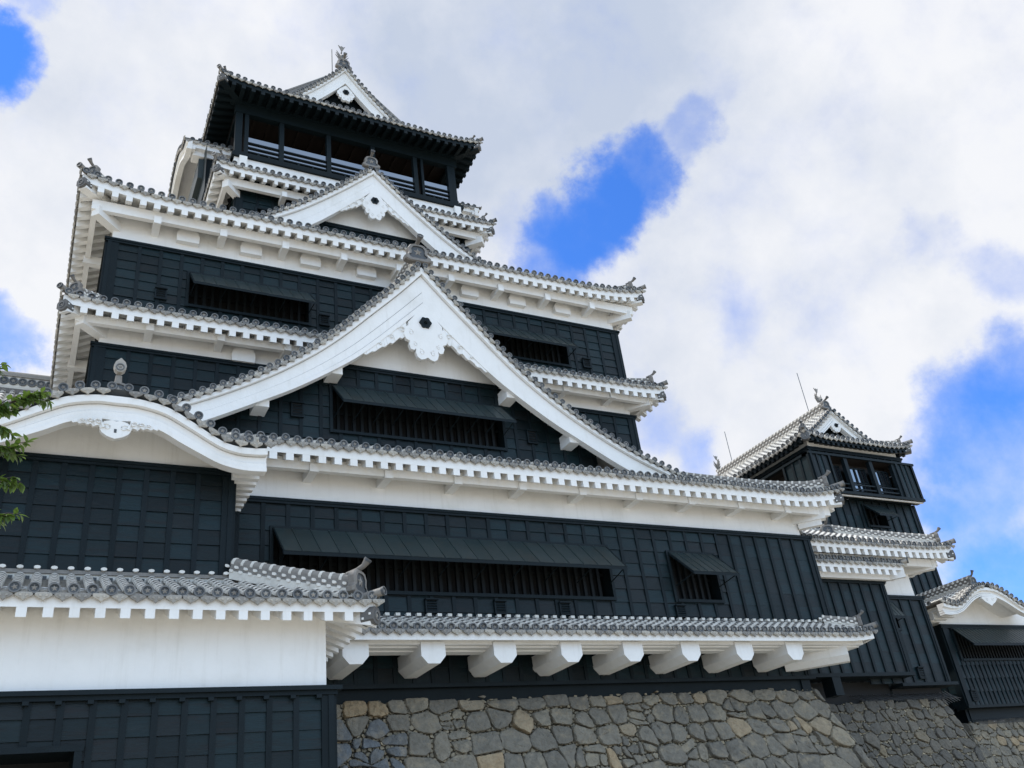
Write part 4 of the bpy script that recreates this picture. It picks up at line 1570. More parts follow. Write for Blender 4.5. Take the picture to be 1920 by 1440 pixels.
def split_cell(poly, A, rnd, out):
    a = area(poly)
    if a < A * math.exp(rnd.gauss(.25, .5)) or a < .02:
        # knock a corner off as a small wedge stone
        if a > A * .45 and rnd.random() < .75:
            k = rnd.randrange(len(poly))
            P, Q0, Q1 = poly[k], poly[k - 1], poly[(k + 1) % len(poly)]
            l0, l1 = sqrt((Q0[0] - P[0]) ** 2 + (Q0[1] - P[1]) ** 2), sqrt((Q1[0] - P[0]) ** 2 + (Q1[1] - P[1]) ** 2)
            c0, c1 = min(l0 * .45, rnd.uniform(.12, .34)), min(l1 * .45, rnd.uniform(.12, .34))
            if c0 > .06 and c1 > .06:
                A0 = (P[0] + (Q0[0] - P[0]) * c0 / l0, P[1] + (Q0[1] - P[1]) * c0 / l0)
                A1 = (P[0] + (Q1[0] - P[0]) * c1 / l1, P[1] + (Q1[1] - P[1]) * c1 / l1)
                out.append([A0, P, A1])
                poly = poly[:k] + [A0, A1] + poly[k + 1:]
        out.append(poly)
        return
    us, vs_ = [p[0] for p in poly], [p[1] for p in poly]
    w, h = max(us) - min(us), max(vs_) - min(vs_)
    ang = (0 if w > h * rnd.uniform(.9, 1.3) else pi / 2) + rnd.gauss(0, .2)
    nx, nz = cos(ang), sin(ang)
    cx, cz = sum(us) / len(us) + rnd.uniform(-.14, .14) * w, sum(vs_) / len(vs_) + rnd.uniform(-.14, .14) * h
    c = nx * cx + nz * cz
    for q in (clip_poly(poly, nx, nz, c), clip_poly(poly, -nx, -nz, -c)):
        if len(q) >= 3:
            split_cell(q, A, rnd, out)


def stones(mb, T, u0, u1, v0, v1, sw, shh, mt, gap=.03, bulge=.1, base=0.0, seed=1, big=None, split=True):
    rnd = random.Random(seed)
    polys = []
    for c in cells(u0, u1, v0, v1, sw, shh, rnd):
        if not split:
            polys.append(c)
            continue
        if area(c) > sw * shh * .9 and rnd.random() < .35:
            h = []
            split_cell(c, sw * shh * .45, rnd, h)
            h = [q for q in h if area(q) > .03]
        else:
            h = [c]
        for q in h:
            n = len(q)
            o = []
            for k in range(n):             # break the corners off, some deeply
                P, Q0, Q1 = q[k], q[k - 1], q[(k + 1) % n]
                l0, l1 = math.dist(P, Q0), math.dist(P, Q1)
                if rnd.random() < .62 and l0 > .12 and l1 > .12:
                    c0, c1 = min(l0 * .40, rnd.uniform(.03, .25)), min(l1 * .40, rnd.uniform(.03, .25))
                    o.append((P[0] + (Q0[0] - P[0]) * c0 / l0, P[1] + (Q0[1] - P[1]) * c0 / l0))
                    o.append((P[0] + (Q1[0] - P[0]) * c1 / l1, P[1] + (Q1[1] - P[1]) * c1 / l1))
                else:
                    o.append(P)
            polys.append(o)
    for poly in polys:
        ar = area(poly)
        if ar < .004:
            continue
        cx = sum(a[0] for a in poly) / len(poly)
        cz = sum(a[1] for a in poly) / len(poly)
        out = []
        n = len(poly)
        g = gap * rnd.uniform(.15, 1.2)
        for k in range(n):
            a, b = poly[k], poly[(k + 1) % n]
            L = sqrt((b[0] - a[0]) ** 2 + (b[1] - a[1]) ** 2)
            if L < .03:
                continue
            m_ = max(2, min(6, int(L / .15) + 1))
            for q in range(m_):
                t = (q + .10 + .5 * rnd.random()) / m_
                out.append((a[0] + (b[0] - a[0]) * t, a[1] + (b[1] - a[1]) * t))
        if len(out) < 4:
            continue
        pol = []
        for (x, z) in out:
            r = sqrt((x - cx) ** 2 + (z - cz) ** 2) + 1e-6
            k = max(.4, (r - g - abs(rnd.gauss(0, .013))) / r)
            pol.append((cx + (x - cx) * k, cz + (z - cz) * k))
        n = len(pol)
        sm = min(1.0, sqrt(ar) / .7)
        tx, tz = rnd.uniform(-.16, .16), rnd.uniform(-.22, .10)
        bl = bulge * rnd.uniform(.5, 1.25) * (.35 + .65 * sm)
        kx, kz = rnd.uniform(-.15, .15), rnd.uniform(-.15, .15)
        vs = []
        for (k, o) in ((1.0, -.10), (.99, bl * .45), (.93, bl * .82), (.72, bl * .97), (.38, bl)):
            for (x, z) in pol:
                xx, zz = cx + (x - cx) * k + kx * (1 - k) * .5, cz + (z - cz) * k + kz * (1 - k) * .5
                nzv = rnd.gauss(0, .006 + .012 * sm) if k < .99 else rnd.gauss(0, .012)
                vs.append(T(xx, base + o + (tx * (xx - cx) + tz * (zz - cz) if o > 0 else 0) + nzv, zz))
        vs.append(T(cx + kx * .5, base + bl * 1.02 + rnd.gauss(0, .01), cz + kz * .5))
        fs = []
        for l in range(4):
            fs += [(l * n + k, l * n + (k + 1) % n, (l + 1) * n + (k + 1) % n, (l + 1) * n + k) for k in range(n)]
        fs += [(4 * n + k, 4 * n + (k + 1) % n, 5 * n) for k in range(n)]
        t = max(.27, rnd.gauss(.47, .13))
        if rnd.random() < .07:
            t = rnd.uniform(.75, .95)
        if big and big(cx, cz):
            t = rnd.uniform(0, .15)
        t = min(1, max(0, t))
        mb.add(vs, fs[:2 * n], mt, t, False)
        mb.add(vs, fs[2 * n:], mt, t, True)


def stone_face(mb, T, u0, u1, v0, v1, sw, shh, seed, gap=.022, bulge=.15, big=None, smat=None):
    stones(mb, T, u0, u1, v0, v1, sw, shh, smat or STONE, gap, bulge, seed=seed, big=big)
    stones(mb, T, u0, u1, v0, v1 - .05, .17, .13, GAPST, .012, .06, base=-.035, seed=seed + 50, split=False)
    mb.add([T(u0, -.16, v0), T(u1, -.16, v0), T(u1, -.16, v1 - .08), T(u0, -.16, v1 - .08)], [(0, 1, 2, 3)], GAPST, 0)


def battered(x0, x1, y, ztop, side='front', k=.27, c=.012):
    """face leaning back: u along, v height; both the face and its right-hand arris spread downwards"""
    def bat(v):
        h = ztop - v
        return k * h + c * h * h
    return bat


ztop = 6.70
bat = battered(0, 0, 0, ztop)
uL, uR = 4.5, 27.25


def TB(u, o, v):
    b = bat(v)
    t = max(0.0, (u - 20.0) / (uR - 20.0))
    return (u + b * t * t * (3 - 2 * t) if t <= 1 else u + b, 26.62 - b - o, v)


base1 = thing("stone_base", (14, 30, 0), "tall sloping wall of rough grey boulders under the great keep", "stone wall", "stone bases of the castle")
mb = MB()
stone_face(mb, TB, uL, uR, 1.6, ztop, .84, .60, 11, big=lambda u, v: u < 10.4 and v < 5.9 and v > 4.0)
TBr = lambda u, o, v: (uR + bat(v) + o - .02, 26.62 - bat(v) + (u - 26.62) * 1.0, v)
stones(mb, TBr, 26.7, 40, 1.2, ztop, 1.3, .8, STONE, .04, .12, seed=23)
mb.add([TB(-4, -.3, 0), TB(-4, -.3, ztop), TB(uR - .2, -.3, ztop), TB(uR - .2, -.3, 0)], [(0, 3, 2, 1)], GAPST, 0)
mb.add([TBr(26.8, -.3, 0), TBr(54, -.3, 0), TBr(54, -.3, ztop), TBr(26.8, -.3, ztop)], [(0, 1, 2, 3)], GAPST, 0)
mb.add([(-4, 26.9, ztop - .12), (27.0, 26.9, ztop - .12), (27.0, 54, ztop - .12), (-4, 54, ztop - .12)], [(0, 1, 2, 3)], GAPST, 0)
mb.build("boulder_face", base1)

# ================================================================== ENTRANCE WING (left)
wing = thing("castle_wing", (2, 23, 0), "two-storey entrance wing with a rounded gable roof and white lower wall beside the leafy branch", "castle wing")
L1 = FR(21.5)
mb = MB()
rect(mb, L1, -8, 6.36, 6.05, 8.3, PLASTER)
rect(mb, RF(6.36), 21.5, 26.5, 6.05, 8.3, PLASTER)
mb.build("plaster_wall", wing)
mb = MB()
DOOR = (-8, 1.05, -.2, 4.86)
clad(mb, L1, -7.3, 6.50, 0, 5.95, bay=.62, row=.42, holes=(DOOR,), cl=False, cap=False, corner=.26)
clad(mb, RF(6.50), 21.5, 26.2, 0, 5.95, bay=.62, row=.44, cap=False, cr=False)
box(mb, L1, -8, 6.70, -.05, .20, 5.96, 6.06, BATTEN, .9)
box(mb, L1, -8, 6.60, -.05, .12, 5.86, 5.96, BATTEN, .1)
for k in range(24):
    u = -7.3 + k * .611
    if u < 6.4:
        box(mb, L1, u - .06, u + .06, .05, .16, 5.78, 5.86, BATTEN, .9)
mb.build("storey_cladding", wing)
mb = MB()
box(mb, L1, -8, 1.22, -.1, .14, 4.86, 4.98, BATTEN, .9)
box(mb, L1, 1.05, 1.20, -.1, .13, 0, 4.86, BATTEN, .5)
mb.add([L1(-8, -1.5, 0), L1(1.1, -1.5, 0), L1(1.1, -1.5, 5), L1(-8, -1.5, 5)], [(0, 1, 2, 3)], DARK)
mb.add([L1(1.05, 0, 0), L1(1.05, -1.5, 0), L1(1.05, -1.5, 5), L1(1.05, 0, 5)], [(0, 1, 2, 3)], BATTEN)
mb.add([L1(-8, 0, 4.9), L1(1.05, 0, 4.9), L1(1.05, -1.5, 4.9), L1(-8, -1.5, 4.9)], [(0, 1, 2, 3)], BATTEN)
mb.build("doorway", wing)
# lower roof
mt, me_ = MB(), MB()
riseL = lambda b: 1.28 * (b / 3.07) ** 1.05
kwL = dict(lift=.02, Ls=2.0, pitch=.367, ow=1.0, fas=(.07, .33), tooth=.21, rp=.50, rw=.20)
roof_side(mt, me_, FR(20.53), -8.0, 7.42, 3.07, 7.90, riseL, hl=False, hr=True, det=2, rng=(-8, 8), bandlen=.36, **kwL)
roof_side(mt, me_, RF(7.42), 20.53, 26.5, 3.07, 7.90, riseL, hl=True, hr=False, det=2, bandlen=.36, **kwL)
rl = mt.build("lower_roof", wing)
me_.build("eave", rl)
pts = [(7.42 - b, 20.53 + b, 7.98 + riseL(b) + .14 * (b / 3) ** 2) for b in [.42 + (2.95 - .42) * k / 10 for k in range(11)]]
hip_parts(None, rl, (7.42, 20.53), (.7071, -.7071), 7.92, pts, s=1.08, ow=1.0, zcut=.55, rows=2, zin=7.9 + riseL(1.0) - .33 - .21 - .12)
mb = MB()
K1 = FR(23.6)
box(mb, K1, -8, 4.45, .02, .10, 9.02, 9.30, TWHITE, .8)
box(mb, K1, -8, 4.45, .02, .16, 9.25, 9.34, TILE, .4)
k = 0
u = -3.8
while u < 4.4:
    vs = [K1(u + .075 * cos(a * pi / 4), .16, 9.375 + .042 * sin(a * pi / 4)) for a in range(8)] + [K1(u + .075 * cos(a * pi / 4), .24, 9.375 + .042 * sin(a * pi / 4)) for a in range(8)]
    mb.add(vs, [tuple(range(8, 16))] + [(q, (q + 1) % 8, 8 + (q + 1) % 8, 8 + q) for q in range(8)], TWHITE, .9)
    box(mb, K1, u + .14, u + .23, .10, .125, 9.10, 9.19, TFACE, .2)
    u += .367
mb.build("wall_flashing", rl)
# upper storey
mb = MB()
clad(mb, K1, -2.1, 4.39, 9.35, 12.32, bay=.68, row=.43, corner=.26)
clad(mb, RF(4.39), 23.6, 25.7, 9.25, 12.32, bay=.68, row=.43, cr=False, corner=.22)
mb.build("storey_cladding", wing)
ZOK = [(0, 13.68), (.5, 13.66), (1.2, 13.52), (1.8, 13.20), (2.3, 12.88), (2.7, 12.66), (3.1, 12.56), (3.5, 12.56), (3.9, 12.60)]
ZIK = [(0, 12.96), (.5, 12.98), (1.1, 12.80), (1.6, 12.52), (2.1, 12.26), (2.6, 12.02), (3.1, 11.90), (3.5, 11.88), (3.9, 11.90)]
gk, zok, zik = build_gable_group(wing, FR(22.4), 1.18, ZOK, ZIK, 3.85, -1.2, None, 0, None, 0, None, -3.2, tile=.378, det=2, orn=None, name="rounded_gable", top_ridge=False,
                                 bands=((.06, .33, .15), (.33, .36, -.04), (.36, .60, 0), (.60, .625, -.05), (.625, .81, .03), (.81, .835, -.04), (.835, 1.0, .07)), thick=.25, tdrop=.16, verge_len=2.0)
mb = MB()
dd = [-3.3 + 6.6 * k / 32 for k in range(33)]
pl = [(1.18 + d, zok(abs(d)) - .1) for d in dd]
extr(mb, K1, [(4.30, 12.3)] + [p for p in pl[::-1] if -2.0 < p[0] < 4.30] + [(-2.0, 12.3)], -.3, .0, PLASTER)
rect(mb, RF(4.30), 23.62, 25.8, 12.3, 12.9, PLASTER)
mb.build("gable_wall", gk)
mb = MB()                                     # pendant of the rounded gable
Tp = lambda u, o, z: (1.18 + u, 22.4 - .07 - o, z)
right = [(0, 12.92), (.10, 12.95), (.28, 12.90), (.36, 12.80), (.37, 12.68), (.31, 12.58), (.20, 12.50), (.09, 12.455), (0, 12.43)]
extr(mb, Tp, ([(x, z) for x, z in right] + [(-x, z) for x, z in right[-2:0:-1]])[::-1], -.12, .04, PLASTER)
for sx in (-1, 1):
    pts = [Tp(sx * (.21 + .11 * (1 - a / 16) * cos(.5 * a + .6)), .045, 12.74 + .10 * (1 - a / 16) * sin(.5 * a + .6)) for a in range(14)]
    tube(mb, pts, .018, 5, PLASTER, .2)
box(mb, Tp, -.03, .03, .03, .05, 12.60, 12.70, TFACE, .1)
mb.build("gable_pendant", gk)
for sx in (-1, 1):
    gegyo_wing(FR(22.33), 1.18, zik, .34, 1.02, .36, sx, gk)
mb = MB()
ornament(mb, lambda u, o, z: (1.17 + u, 22.95 - o, z), 13.92, .78, horn=False)
tube(mb, [(1.15, 22.98, 14.40), (1.15, 22.92, 14.62)], [.10, .08], 10, TILE)
dr = [(0, .30), (.12, .18), (.16, .06), (.13, -.06), (.06, -.13), (-.06, -.13), (-.13, -.06), (-.16, .06), (-.12, .18)]
extr(mb, lambda u, o, z: (1.15 + u, 22.80 - o, z), [(x, 14.78 + z) for x, z in dr][::-1], -.12, .08, TILE, .95)
disc(mb, Vector((1.15, 22.71, 14.79)), Vector((1, 0, 0)), Vector((0, 0, 1)), Vector((0, -1, 0)), .11, 2)
mb.build("ridge_end_tile", gk)
# side eave of the rounded roof with its rafters
mb = MB()
for k in range(8):
    y = 22.75 + k * .40
    box(mb, RF(4.30), y, y + .20, 0, .72, 12.02 + .0, 12.42, PLASTER)
box(mb, RF(4.30), 22.6, 26, 0, .80, 12.42, 12.5, PLASTER)
mb.build("eave", gk)

# ================================================================== CONNECTING PASSAGE (right of the keep, low front roof)
passage = thing("castle_passage", (31, 27, 7), "black boarded passage with short tiled eave between the keep and the corner annexe", "castle passage")
PB = FR(27.1)
mb = MB()
clad(mb, PB, 27.6, 33.45, 7.3, 11.22, bay=.60, row=.42, cl=False, corner=.2, lipd=.012)
clad(mb, RF(33.45), 27.1, 27.7, 7.3, 11.22, bay=.6, row=.42, cl=True, cr=False, corner=.15)
box(mb, PB, 27.4, 33.6, -.9, .12, 7.16, 7.3, BATTEN, .2)
mb.build("storey_cladding", passage)
mb = MB()
rect(mb, PB, 27.7, 33.35, 11.2, 12.4, PLASTER, -.02)
rect(mb, RF(33.35), 27.12, 27.7, 11.2, 12.4, PLASTER)
mb.build("plaster_wall", passage)
mt, me_ = MB(), MB()
rB = lambda b: .5 * b
kwB = dict(lift=.0, Ls=1.5, pitch=.36, ow=.85, fas=(.07, .34), tooth=.24, rp=.49, rw=.22)
roof_side(mt, me_, FR(26.25), 27.6, 34.25, 1.4, 11.86, rB, hl=False, hr=True, det=2, purlin=(.5, .28, .62), **kwB)
roof_side(mt, me_, RF(34.25), 26.25, 27.8, .7, 11.86, rB, hl=True, hr=False, det=1, **kwB)
rp_ = mt.build("roof", passage)
me_.build("eave", rp_)
mb = MB()
Dg = DIAG(34.25, 26.25, .7071, -.7071)
tube(mb, [Dg(0, -.5, 11.95), Dg(0, .15, 11.97)], .12, 10, TILE)
disc(mb, Vector(Dg(0, .18, 11.97)), Vector((.7071, .7071, 0)), Vector((0, 0, 1)), Vector((.7071, -.7071, 0)), .13, 2)
box(mb, Dg, -.1, .1, -1.2, -.12, 11.25, 11.6, PLASTER)
mb.build("hip_ridge", rp_)
mb = MB()
box(mb, FR(27.0), 28.7, 29.15, -.6, 0, 6.45, 7.16, BATTEN, .9)
mb.build("floor_beam", passage)

# ================================================================== CORNER ANNEXE
annex = thing("castle_annexe", (33, 29, 6), "corner annexe with upswept tiled roof, white wall and propped shutter below the small turret", "castle annexe")
PA = FR(27.6)
mb = MB()
WA = (31.8, 34.2, 9.3, 10.45)
clad(mb, PA, 31.5, 36.35, 6.95, 10.72, bay=.62, row=.42, holes=(WA,), cl=False, corner=.2, capr=.12, lipd=.012)
clad(mb, RF(36.35), 27.6, 31.5, 6.95, 10.72, bay=.7, row=.42, cl=True, cr=False)
box(mb, PA, 33.2, 36.75, -.9, .14, 6.82, 6.95, BATTEN, .6)
rect(mb, PA, 27.5, 33.2, 6.3, 7.16, DARK, -.6)  # near-black sheets stand in for the shade in the void under the floors
rect(mb, PA, 33.2, 36.3, 6.3, 6.82, DARK, -.5)
mb.build("storey_cladding", annex)
mb = MB()
rect(mb, PA, 27.8, 36.02, 10.7, 13.0, PLASTER, -.02)
rect(mb, RF(36.02), 27.62, 31.5, 10.7, 13.0, PLASTER)
mb.build("plaster_wall", annex)
window(annex, PA, *WA, aw=(.49, .80, .10), rods=1, seam=.22)
vent(annex, PA, 34.65, 7.36, .3, .42)
rA = lambda b: 1.95 * (b / 3.9) ** 1.08
ra = None
mt, me_ = MB(), MB()
kwA = dict(lift=.16, Ls=3.0, pitch=.356, ow=1.55, fas=(.07, .34), tooth=.26, rp=.47, rw=.22)
roof_side(mt, me_, FR(26.0), 27.4, 37.68, 3.9, 12.66, rA, hl=False, hr=True, det=2, purlin=(.7, .36, .72), **kwA)
roof_side(mt, me_, RF(37.68), 26.0, 34, 3.9, 12.66, rA, hl=True, hr=False, det=2, rng=(26, 31), purlin=(.712, .368, .712), **kwA)
mt.add([(27.4, 29.9, 14.6), (33.78, 29.9, 14.6), (33.78, 33.5, 12.7), (27.4, 33.5, 12.7)], [(0, 1, 2, 3)], TILE)
ra = mt.build("roof", annex)
me_.build("eave", ra)
pts = [(37.68 - b, 26.0 + b, 12.78 + rA(b) + .16 * max(0, 1 - b / 3) ** 2.2) for b in [.42 + (3.8 - .42) * k / 12 for k in range(13)]]
hip_parts(None, ra, (37.68, 26.0), (.7071, -.7071), 12.82, pts, s=.85, ow=1.55, zcut=.62, zin=12.66 + rA(1.55) - .34 - .26 - .12)
mb = MB()
ridge(mb, [(28.0 + .5 * k, 29.88, 14.6) for k in range(12)], .36, .40, True)
ornament(mb, DIAG(33.45, 29.2, -.5, -.866), 14.1, 1.0, horn=True)
mb.build("upper_ridge", ra)
for (dx, zz) in ((0, 12.0),):
    mb = MB()
    box(mb, DIAG(36.02, 27.6, .7071, -.7071), -.17, .17, -.2, 1.2, 11.85, 12.25, PLASTER)
    mb.build("corner_bracket", annex)
# iron spikes under the floor
mb = MB()
for k in range(46):
    u = 30.6 + k * .13
    tube(mb, [PA(u, -.55, 6.62 + random.uniform(-.02, .02)), PA(u + .04, .20, 6.24 + random.uniform(-.03, .03))], .012, 4, ROD)
for k in range(8):
    tube(mb, [RF(36.3)(27.8 + k * .14, -.2, 6.62), RF(36.3)(27.72 + k * .14, .50, 6.18)], .012, 4, ROD)
mb.build("spike_row", annex)

base2 = thing("stone_base", (32, 30, 0), "shaded stone wall of squarish blocks under the corner annexe, right of the boulder wall", "stone wall", "stone bases of the castle")
mb = MB()
bat2 = battered(0, 0, 0, 6.36, k=.22, c=.0)
TB2 = lambda u, o, v: (u + bat2(v) * max(0, (u - 31) / 5.2), 28.05 - bat2(v) - o, v)
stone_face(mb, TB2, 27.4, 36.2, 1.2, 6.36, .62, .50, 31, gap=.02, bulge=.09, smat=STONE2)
TB2r = lambda u, o, v: (36.2 + bat2(v) + o - .02, 28.05 - bat2(v) + (u - 28.05), v)
stones(mb, TB2r, 28.1, 36, 1.2, 6.36, .8, .55, STONE, .03, .08, seed=34)
mb.add([TB2(27.4, -.3, 0), TB2(36.1, -.3, 0), TB2(36.1, -.3, 6.3), TB2(27.4, -.3, 6.3)], [(0, 1, 2, 3)], GAPST, 0)
mb.add([TB2r(28.2, -.3, 0), TB2r(45, -.3, 0), TB2r(45, -.3, 6.3), TB2r(28.2, -.3, 6.3)], [(0, 1, 2, 3)], GAPST, 0)
mb.add([(27.4, 28.3, 6.25), (36.0, 28.3, 6.25), (36.0, 45, 6.25), (27.4, 45, 6.25)], [(0, 1, 2, 3)], GAPST, 0)
mb.build("block_face", base2)

# ================================================================== SMALL KEEP (turret)
turret = thing("small_keep", (37.6, 35, 6), "small black turret keep with glazed top storey and ridge fish behind the corner annexe", "castle turret")
XT = 37.6
TL = FR(29.95)
mb = MB()
W7 = (37.35, 38.78, 15.25, 16.30)
clad(mb, TL, 33.9, 41.3, 3.0, 16.6, bay=.55, row=.42, holes=(W7,), cap=False, lipd=.012)
clad(mb, LF(33.9), -42, -29.95, 12.0, 16.6, bay=.6, row=.42, cap=False, cl=False)
clad(mb, RF(41.3), 29.95, 42, 6.5, 16.6, bay=.8, row=.6, cap=False, cr=False)
mb.build("lower_cladding", turret)
window(turret, TL, *W7, aw=(.80, .78, .12), rods=1, seam=.2)
TU = FR(29.3)
TUL, TUR = LF(33.85), RF(41.35)
mb = MB()
# belt at floor level
box(mb, TU, 33.75, 41.45, -.5, .10, 16.58, 16.72, BATTEN, .6)
box(mb, TUL, -42, -29.3, -.5, .10, 16.58, 16.72, BATTEN, .6)
box(mb, TU, 33.8, 41.4, -.14, -.04, 16.52, 16.57, PLASTER)
box(mb, TUL, -42, -29.4, -.14, -.04, 16.52, 16.57, PLASTER)
box(mb, TU, 33.75, 41.5, -.4, .10, 18.66, 18.78, BATTEN, .3)
box(mb, TUL, -42, -29.3, -.4, .10, 18.66, 18.78, BATTEN, .3)
clad(mb, FR(29.6), 34.2, 41.0, 18.78, 19.14, bay=.55, row=.36, corner=.15)
clad(mb, LF(34.2), -41, -29.6, 18.78, 19.14, bay=.55, row=.36, corner=.15, cl=False)
clad(mb, TU, 33.85, 35.2, 16.72, 18.66, bay=.42, row=2, cap=False, corner=.1)
clad(mb, TU, 40.05, 41.35, 16.72, 18.66, bay=.42, row=2, cap=False, corner=.1)
clad(mb, TUL, -31.2, -29.3, 16.72, 18.66, bay=.5, row=2, cap=False, corner=.1)
clad(mb, TUL, -42, -39.6, 16.72, 18.66, bay=.5, row=2, cap=False, corner=.1)
clad(mb, TUR, 29.3, 42, 16.72, 18.66, bay=.5, row=2, cap=False, corner=.1)
mb.build("upper_cladding", turret)
mb = MB()
rect(mb, FR(29.62), 34.32, 40.88, 19.1, 19.75, PLASTER)
rect(mb, LF(34.32), -41, -29.62, 19.1, 19.75, PLASTER)
rect(mb, RF(40.88), 29.62, 41, 19.1, 19.75, PLASTER)
mb.build("plaster_wall", turret)
mb = MB()
rect(mb, FR(30.0), 35.2, 40.05, 16.7, 18.7, WOOD)
rect(mb, LF(34.6), -39.6, -31.2, 16.7, 18.7, WOOD)
mb.add([(34, 29.3, 18.64), (41.3, 29.3, 18.64), (41.3, 41, 18.64), (34, 41, 18.64)], [(0, 1, 2, 3)], WOOD)
mb.build("window_recess", turret)
for (a, b) in ((35.32, 36.18), (36.55, 37.28), (37.32, 38.04), (38.40, 39.10), (39.14, 39.76)):
    mb = MB()
    box(mb, FR(29.72), a, b, -.03, 0, 16.9, 18.30, GLASS)
    for u in (a, (a + b) / 2, b):
        box(mb, FR(29.72), u - .028, u + .028, -.02, .05, 16.85, 18.35, BATTEN)
    for z in (16.98, 17.5, 18.32):
        box(mb, FR(29.72), a, b, -.02, .04, z - .03, z + .03, BATTEN)
    mb.build("glazed_sash", turret)
for u in (36.35, 38.2, 39.9):
    mb = MB()
    box(mb, TU, u - .12, u + .12, -.2, .02, 16.72, 18.66, BATTEN)
    mb.build("gallery_post", turret)
mb = MB()
for z in (16.95, 17.2):
    box(mb, TU, 35.2, 40.05, -.1, -.03, z - .035, z + .035, BATTEN)
mb.build("railing", turret)
ZTT = 19.62
rise_s = lambda b: 2.55 * (min(b, 3.95) / 3.95) ** 1.3
GS = 1.28
mt, me_ = MB(), MB()
kwT = dict(lift=.25, Ls=2.0, pitch=.36, ow=.6, fas=(.06, .26), tooth=.14, rp=.36, rw=.16, emat=BATTEN)
roof_side(mt, me_, FR(29.0), XT - 3.95, XT + 3.95, 1.9, ZTT, rise_s, det=2, **kwT)
roof_side(mt, me_, LF(XT - 3.95), -41.2, -29.0, 3.95, ZTT, rise_s, det=2, G=GS, **kwT)
roof_side(mt, me_, RF(XT + 3.95), 29.0, 41.2, 3.95, ZTT, rise_s, det=1, G=GS, **kwT)
rts = mt.build("roof", turret)
me_.build("eave", rts)
for sx, xe, dv in ((1, XT - 3.95, (-.7071, -.7071)), (-1, XT + 3.95, (.7071, -.7071))):
    pts = [(xe + sx * b, 29.0 + b, ZTT + rise_s(b) + .25 * max(0, 1 - b / 2) ** 2.2 + .07) for b in [.38 + (1.45 - .38) * k / 6 for k in range(7)]]
    hip_parts(None, rts, (xe, 29.0), dv, ZTT + .25, pts, s=.66, ow=.6, eave_mat=BATTEN, zcut=.46)
ZOS = [(d, ZTT + rise_s(3.95 - d) - .14) for d in (0, .4, .8, 1.3, 1.8, 2.4, 3.0)]
ZIS = [(d, ZTT + rise_s(3.95 - d) - .14 - .62 + .03 * d) for d in (0, .4, .8, 1.3, 1.8, 2.4, 3.0)]
gs, zos, zis = build_gable_group(turret, FR(29.0 + GS), XT, ZOS, ZIS, 2.85, -.45, (21.42, 20.75), .34, 21.15, .11, None, -.5, tile=.33, det=1, orn=.8, orn_dz=.25, top_ridge=False, name="gable")
mb = MB()
pl = [(XT + d, zos(abs(d)) - .15) for d in [-2.6 + 5.2 * k / 20 for k in range(21)]]
extr(mb, FR(29.0 + GS + .45), [(XT + 2.6, 19.9)] + pl[::-1] + [(XT - 2.6, 19.9)], -.15, 0, BATTEN)
mb.build("gable_wall", gs)
mb = MB()
ridge(mb, [(XT, 29.0 + GS + .2 + k * .95, ZTT + 2.50) for k in range(11)], .36, .56, True, rows=3)
mrs = mb.build("main_ridge", rts)
for (yy, sg) in ((30.75, -1), (39.9, 1)):
    mb = MB()
    fish(mb, DIAG(XT, yy, 0, sg), ZTT + 3.08, .72)
    mb.build("fish_finial", mrs)
for (yy, h) in ((31.66, 2.6), (38.57, 2.15)):
    mb = MB()
    tube(mb, [(XT, yy, ZTT + 2.9), (XT, yy, ZTT + 3.1 + h)], .022, 6, ROD)
    mb.build("lightning_rod", mrs)

# ================================================================== GATE TURRET (far right)
gate = thing("gate_turret", (42.6, 32, 6), "low turret at the far right with rounded white gable over a long propped shutter", "castle turret")
XG = 42.63
KG = FR(30.0)
mb = MB()
W8 = (40.95, 47.5, 8.5, 9.95)
clad(mb, KG, 40.25, 50, 6.3, 10.12, bay=.33, row=.6, holes=(W8,), corner=.3, cr=False)
clad(mb, LF(40.25), -40, -30.0, 6.3, 10.12, bay=.5, row=.6, cl=False)
box(mb, KG, 40.15, 50, -.6, .12, 6.18, 6.3, BATTEN, .3)
rect(mb, KG, 40.4, 50, 5.6, 6.2, BATTEN, -.35)
rect(mb, LF(40.6), -36, -30.3, 5.6, 6.2, BATTEN)
mb.build("storey_cladding", gate)
window(gate, KG, *W8, aw=(.95, 1.0, .05), rods=2, seam=.26, bars=.22)
vent(gate, KG, 40.85, 6.75, .28, .42)
mb = MB()
ZOG = [(0, 11.72), (.6, 11.66), (1.2, 11.44), (1.7, 11.15), (2.2, 10.86), (2.7, 10.72), (3.2, 10.76), (3.7, 10.86)]
ZIG = [(0, 11.26), (.6, 11.22), (1.2, 11.02), (1.7, 10.76), (2.2, 10.50), (2.7, 10.34), (3.2, 10.28), (3.7, 10.30)]
gg, zog, zig = build_gable_group(gate, FR(28.6), XG, ZOG, ZIG, 3.68, -1.4, None, 0, None, 0, None, -4.2, tile=.33, det=2, orn=None, name="rounded_gable", top_ridge=False,
                                 bands=((.05, .36, .14), (.36, .64, 0), (.64, .68, -.05), (.68, .83, .03), (.83, .87, -.04), (.87, 1.0, .06)), thick=.25, verge_len=.8)
pl = [(XG + d, zog(abs(d)) - .1) for d in [-2.4 + 4.8 * k / 24 for k in range(25)]]
extr(mb, KG, [(XG + 2.4, 10.1)] + pl[::-1] + [(XG - 2.4, 10.1)], -.3, 0, PLASTER)
rect(mb, LF(XG - 2.38), -40, -30.02, 10.1, 10.7, PLASTER)
rect(mb, KG, XG + 2.4, 50, 10.1, 10.9, PLASTER)
mb.build("gable_wall", gg)
mb = MB()
Tp = lambda u, o, z: (XG + u, 28.6 - .06 - o, z)
